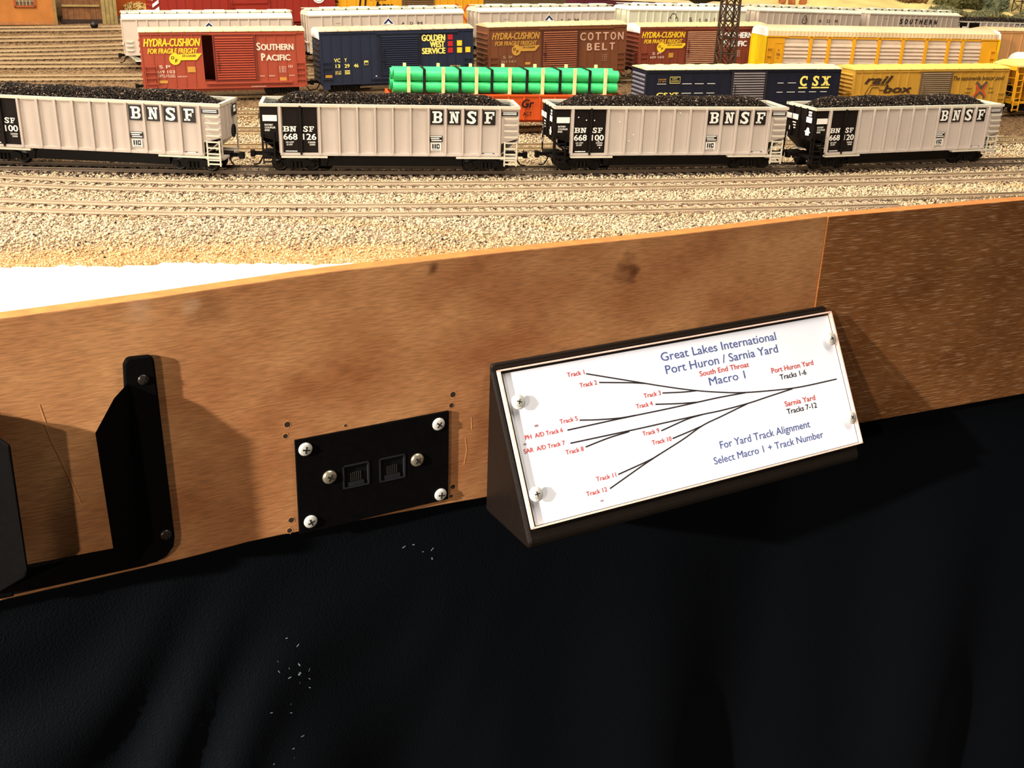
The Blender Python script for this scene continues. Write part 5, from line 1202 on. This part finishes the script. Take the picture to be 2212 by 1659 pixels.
def mast(name, label, loc, h, w0, w1, m, secs=9):
    t = thing(name, label, 'mast', loc, R(12))
    z0 = 0
    P = lambda sx, sy, z: (sx * (w0 + (w1 - w0) * z / h) / 2, sy * (w0 + (w1 - w0) * z / h) / 2, z)
    for sx in (-1, 1):
        for sy in (-1, 1): MB().cyl(P(sx, sy, -.002), P(sx, sy, h), .00125, 6, smooth=False).build('leg', m, t)
    b = MB()
    for k in range(secs):
        za, zb = h * k / secs, h * (k + 1) / secs
        for (a, c) in (((-1, -1), (1, -1)), ((1, -1), (1, 1)), ((1, 1), (-1, 1)), ((-1, 1), (-1, -1))):
            b.cyl(P(*a, za), P(*c, zb), .0006, 5, smooth=False); b.cyl(P(*c, za), P(*a, zb), .0006, 5, smooth=False); b.cyl(P(*a, zb), P(*c, zb), .0007, 5, smooth=False)
    b.build('bracing', m, t)
    MB().box(-w0 * .75, w0 * .75, -w0 * .75, w0 * .75, -.004, 0).build('footing', mat('concrete', 'a08c74', .9, 0, .1), t)
    return t
M_mast = mat('rusty_lattice', '3c2818', .6, .2, .25, 200)
mast('lattice_mast', 'rusty lattice mast standing between the navy boxcar and the dark red boxcar', (.2085, 1.150, zg(.2085, 1.150)), .19, .0165, .0125, M_mast, 12)

def pos(x, y, dz=0): return (x, y, zg(x, y) + GZ + dz)
# orange stucco freight house with a brown timber bay
ga = math.atan2(.038, .056)
def house():
    t = thing('freight_house', 'orange stucco building with a small barred window in the top left corner', 'building', pos(-.575, 1.379), R(30))
    m = mat('orange_stucco', 'aa6a2e', .9, 0, .14, 60, .4, 600); md = mat('stucco_base', 'a0683a', .9, 0, .2, 100)
    MB().box(-.34, -.002, 0, .13, .0, .13).build('wall', m, t); MB().box(-.34, -.001, -.0006, .13, 0, .004).build('base_course', md, t)
    MB().box(-.0055, -.0015, -.0015, .012, 0, .13).build('corner_post', mat('post_grey', '8a6a3c', .9, 0, .2), t)
    f = MB().box(-.0485, -.0240, -.0014, 0, .0205, .0225).box(-.0485, -.0240, -.0014, 0, .0375, .0395).box(-.0485, -.0463, -.0014, 0, .0205, .0395).box(-.0262, -.0240, -.0014, 0, .0205, .0395).build('window_frame', mat('window_red', '9a4a22', .8, 0, .1), t)
    p = MB().box(-.0463, -.0262, -.0004, 0, .0225, .0375); pn = p.build('pane', mat('pane_dark', '5c4a38', .3, 0, .2, 300), f)
    g = MB()
    for k in range(1, 5): g.box(-.0463 + .004 * k - .0003, -.0463 + .004 * k + .0003, -.0009, -.0003, .0225, .0375)
    for k in range(1, 3): g.box(-.0463, -.0262, -.0009, -.0003, .0225 + .005 * k - .0003, .0225 + .005 * k + .0003)
    g.build('glazing_bar', mat('bar_cream', 'b8a888', .8, 0, .1), f)
    MB().box(-.345, -.0015, -.02, .15, .13, .136).build('roof', mat('roof_dark', '4a3a2c', .9, 0, .2), t)
    return t
house()
def shed():
    t = thing('timber_shed', 'brown timber loading bay beside the orange building at the top left', 'building', pos(-.5725, 1.3815, .0), R(26))
    mb_ = mat('shed_boards', '6b4526', .9, 0, .3, 160); md = mat('shed_beam', '8a7648', .9, 0, .2, 120)
    w = MB()
    for k in range(7): w.box(.002 + .0066 * k, .0083 + .0066 * k, .004, .007, .005, .13)
    w.build('board_wall', mb_, t)
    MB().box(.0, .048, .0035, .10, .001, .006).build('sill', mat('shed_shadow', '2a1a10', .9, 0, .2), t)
    for z in (.021, .048): MB().box(.002, .046, .002, .0042, z, z + .0022).build('rail_beam', md, t)
    for k in range(4): MB().box(.0480 + .0046 * k, .0522 + .0046 * k, -.001 + .0006 * (k % 2), .012, 0, .13).build('post', md, t)
    MB().box(0, .067, .004, .12, .13, .134).build('roof', mat('roof_dark', '4a3a2c', .9, 0, .2), t)
    return t
shed()
q = MB(); q.lathe([(.0010, -.0014), (.0042, -.0014), (.0046, 0), (.0042, .0014), (.0012, .0016), (.0010, .0022)], (0, 0, 0), (0, -1, 0), 18)
o = q.build('loose_wheel', M_wheel, None, normals=True); o.location = pos(-.527, 1.367, .0048); o.rotation_euler = (0, 0, R(30)); tag(o, 'small dark wheel lying below the timber loading bay', 'wheel')
t = thing('low_wall', 'low orange wall with a pale coping behind the leftmost silver hopper car', 'wall', pos(-.525, 1.480), R(28)); 
MB().box(-.03, .145, 0, .006, -.002, .026).build('wall', mat('wall_orange', 'b8561c', .9, 0, .12, 60), t); MB().box(-.032, .147, -.001, .007, .026, .0285).build('coping', mat('coping_cream', 'd8c48a', .8, 0, .1), t)
rs = np.random.RandomState(6); n = 2600; a = rs.rand(n) * .15; b_ = rs.rand(n); hh = (1 - b_) * .017 * (.7 + .3 * np.sin(a * 90))
e = Vector((math.cos(R(28)), math.sin(R(28)), 0)); nn_ = Vector((e.y, -e.x, 0)); px = -.530 + e.x * a + nn_.x * (.002 + .022 * b_); py = 1.480 + e.y * a + nn_.y * (.002 + .022 * b_)
me = stones('gravel_bank', np.stack([px, py, zgv(px, py) + GZ + hh], -1), .0016, 6, stone_mat('bank_stone', [[(0, 'b8823c'), (.4, 'd8b468'), (1, 'ead6a0')]]))
o = bpy.data.objects.new('gravel_bank', me); COL.objects.link(o); tag(o, 'sandy gravel banked against the low orange wall', 'gravel', kind='stuff')

# hillside at the far right with bushes, rocks and a building
def hill():
    nx, ny = 70, 40; vs = []; fs = []
    for i in range(nx + 1):
        for j in range(ny + 1):
            x = .40 + 2.0 * i / nx; y0 = 2.10 + .42 * (x - .40) ; y = y0 + 1.4 * j / ny
            d = (y - y0); z = zg(x, y) + GZ - .003 + .16 * d + .012 * math.sin(x * 9 + y * 5) * min(1, d * 6) + .006 * math.sin(x * 31 + y * 17) * min(1, d * 6)
            vs.append((x, y, z))
    for i in range(nx):
        for j in range(ny): a = i * (ny + 1) + j; fs.append((a, a + ny + 1, a + ny + 2, a + 1))
    mb = MB(); mb.add(vs, fs, 0, True)
    m = mat('dry_grass_hill', 'e6cf86', .95, 0, .25, 14, .8, 400); o = mb.build('hillside', m); return tag(o, 'dry grass hillside behind the yard', 'hill', kind='structure'), vs
H0, HV = hill()
def hz(x, y):
    y0 = 2.10 + .42 * (x - .40); d = y - y0
    return zg(x, y) + GZ - .003 + .16 * d + .012 * math.sin(x * 9 + y * 5) * min(1, d * 6) + .006 * math.sin(x * 31 + y * 17) * min(1, d * 6)
def bush(label, x, y, r, col, seed, squash=.8):
    rs = random.Random(seed); mb = MB(); 
    bm = bmesh.new(); bmesh.ops.create_icosphere(bm, subdivisions=3, radius=1)
    for v in bm.verts:
        k = 1 + .22 * math.sin(v.co.x * 5 + seed) * math.sin(v.co.y * 6 + seed * 2) + rs.uniform(-.10, .10); v.co = Vector((v.co.x * r * k, v.co.y * r * k, v.co.z * r * k * squash))
    bmesh.ops.triangulate(bm, faces=bm.faces)
    # leaf tufts all over the crown
    base = [v.co.copy() for v in bm.verts]
    for c in base:
        for _ in range(3):
            d = (c.normalized() + Vector((rs.uniform(-1, 1), rs.uniform(-1, 1), rs.uniform(-1, 1))) * .8).normalized(); s = r * rs.uniform(.06, .14); u_ = d.orthogonal().normalized() * s
            vv = [bm.verts.new(c + u_), bm.verts.new(c - u_), bm.verts.new(c + d * s * 2.2)]; bm.faces.new(vv)
    me = bpy.data.meshes.new('bush'); bm.to_mesh(me); bm.free(); me.materials.append(mat('leaf_' + col, col, .9, 0, .35, 90))
    o = bpy.data.objects.new('bush', me); COL.objects.link(o); o.location = (x, y, hz(x, y) + r * squash * .55); tag(o, label, 'bush', 'bushes on the hillside')
for i, (lab, x, y, r, c) in enumerate([('brown dry bush on the yellow hillside, leftmost of the bushes', .859, 2.545, .024, '7a5a34'), ('small brown bush left of the green bushes on the hillside', .884, 2.535, .012, '8a6a40'),
        ('large olive bush in the middle of the hillside at the top right', 1.003, 2.650, .042, '5c5a34'), ('dark olive bush left of the grey green bush', 1.075, 2.740, .030, '55502e'), ('grey green bush beside the purple grey building', 1.125, 2.735, .034, '6c7258')]):
    bush(lab, x, y, r, c, i + 1)
def rock(label, x, y, r, seed):
    rs = random.Random(seed); bm = bmesh.new(); bmesh.ops.create_icosphere(bm, subdivisions=2, radius=1)
    for v in bm.verts: k = rs.uniform(.75, 1.15); v.co = Vector((v.co.x * r * k * .7, v.co.y * r * k * .6, v.co.z * r * k))
    me = bpy.data.meshes.new('rock'); bm.to_mesh(me); bm.free(); me.materials.append(mat('rock_red', 'a06038', .9, 0, .3, 120))
    o = bpy.data.objects.new('rock', me); COL.objects.link(o); o.location = (x, y, hz(x, y) + r * .5); tag(o, label, 'rock', 'rocks on the hillside')
rock('reddish rock left of two others on the hillside at the top edge', .553, 2.445, .012, 1); rock('middle one of three reddish rocks on the hillside', .582, 2.480, .013, 2); rock('reddish rock right of two others on the hillside at the top edge', .613, 2.505, .012, 3)
mast('lattice_mast', 'lattice tower beside the grey purple building in the top right corner', (1.184, 2.70, hz(1.184, 2.70)), .22, .034, .026, M_mast, 9)
t = thing('grey_building', 'purple grey building in the top right corner', 'building', (1.175, 2.86, hz(1.175, 2.86)), R(20))
MB().box(0, .25, 0, .18, -.05, .22).build('wall', mat('purple_grey', '6e5c62', .8, 0, .12, 40), t); MB().box(-.005, .255, -.005, .185, .22, .23).build('roof', mat('roof_dark', '4a3a2c', .9, 0, .2), t)
# low hedge line behind the back row at the right
rs = np.random.RandomState(12); n = 5000; a = rs.rand(n); px = .88 + .42 * a; py = 2.420 + .30 * a + .05 * rs.rand(n)
me = stones('hedge', np.stack([px, py, np.array([hz(a_, b_) for a_, b_ in zip(px, py)]) + .001 + .010 * rs.rand(n) * (.35 + .65 * a)], -1), .0032, 13, stone_mat('hedge_leaf', [[(0, '4a4a34'), (.5, '6e6c4c'), (1, '8c8660')]]))
o = bpy.data.objects.new('hedge', me); COL.objects.link(o); tag(o, 'low grey green hedge behind the back row at the right', 'hedge', kind='stuff')

# the room
def struct(name, mb, m): return tag(mb.build(name, m), kind='structure')
struct('floor', MB().box(-4, 5, -3.5, 6, -1.02, -1.0), mat('floor_dark', '4a4238', .8, 0, .1, 4))
struct('wall_back', MB().box(-4, 5, 4.7, 4.8, -1.0, 2.2), mat('wall_paint', 'b8aa90', .9, 0, .04, 4))
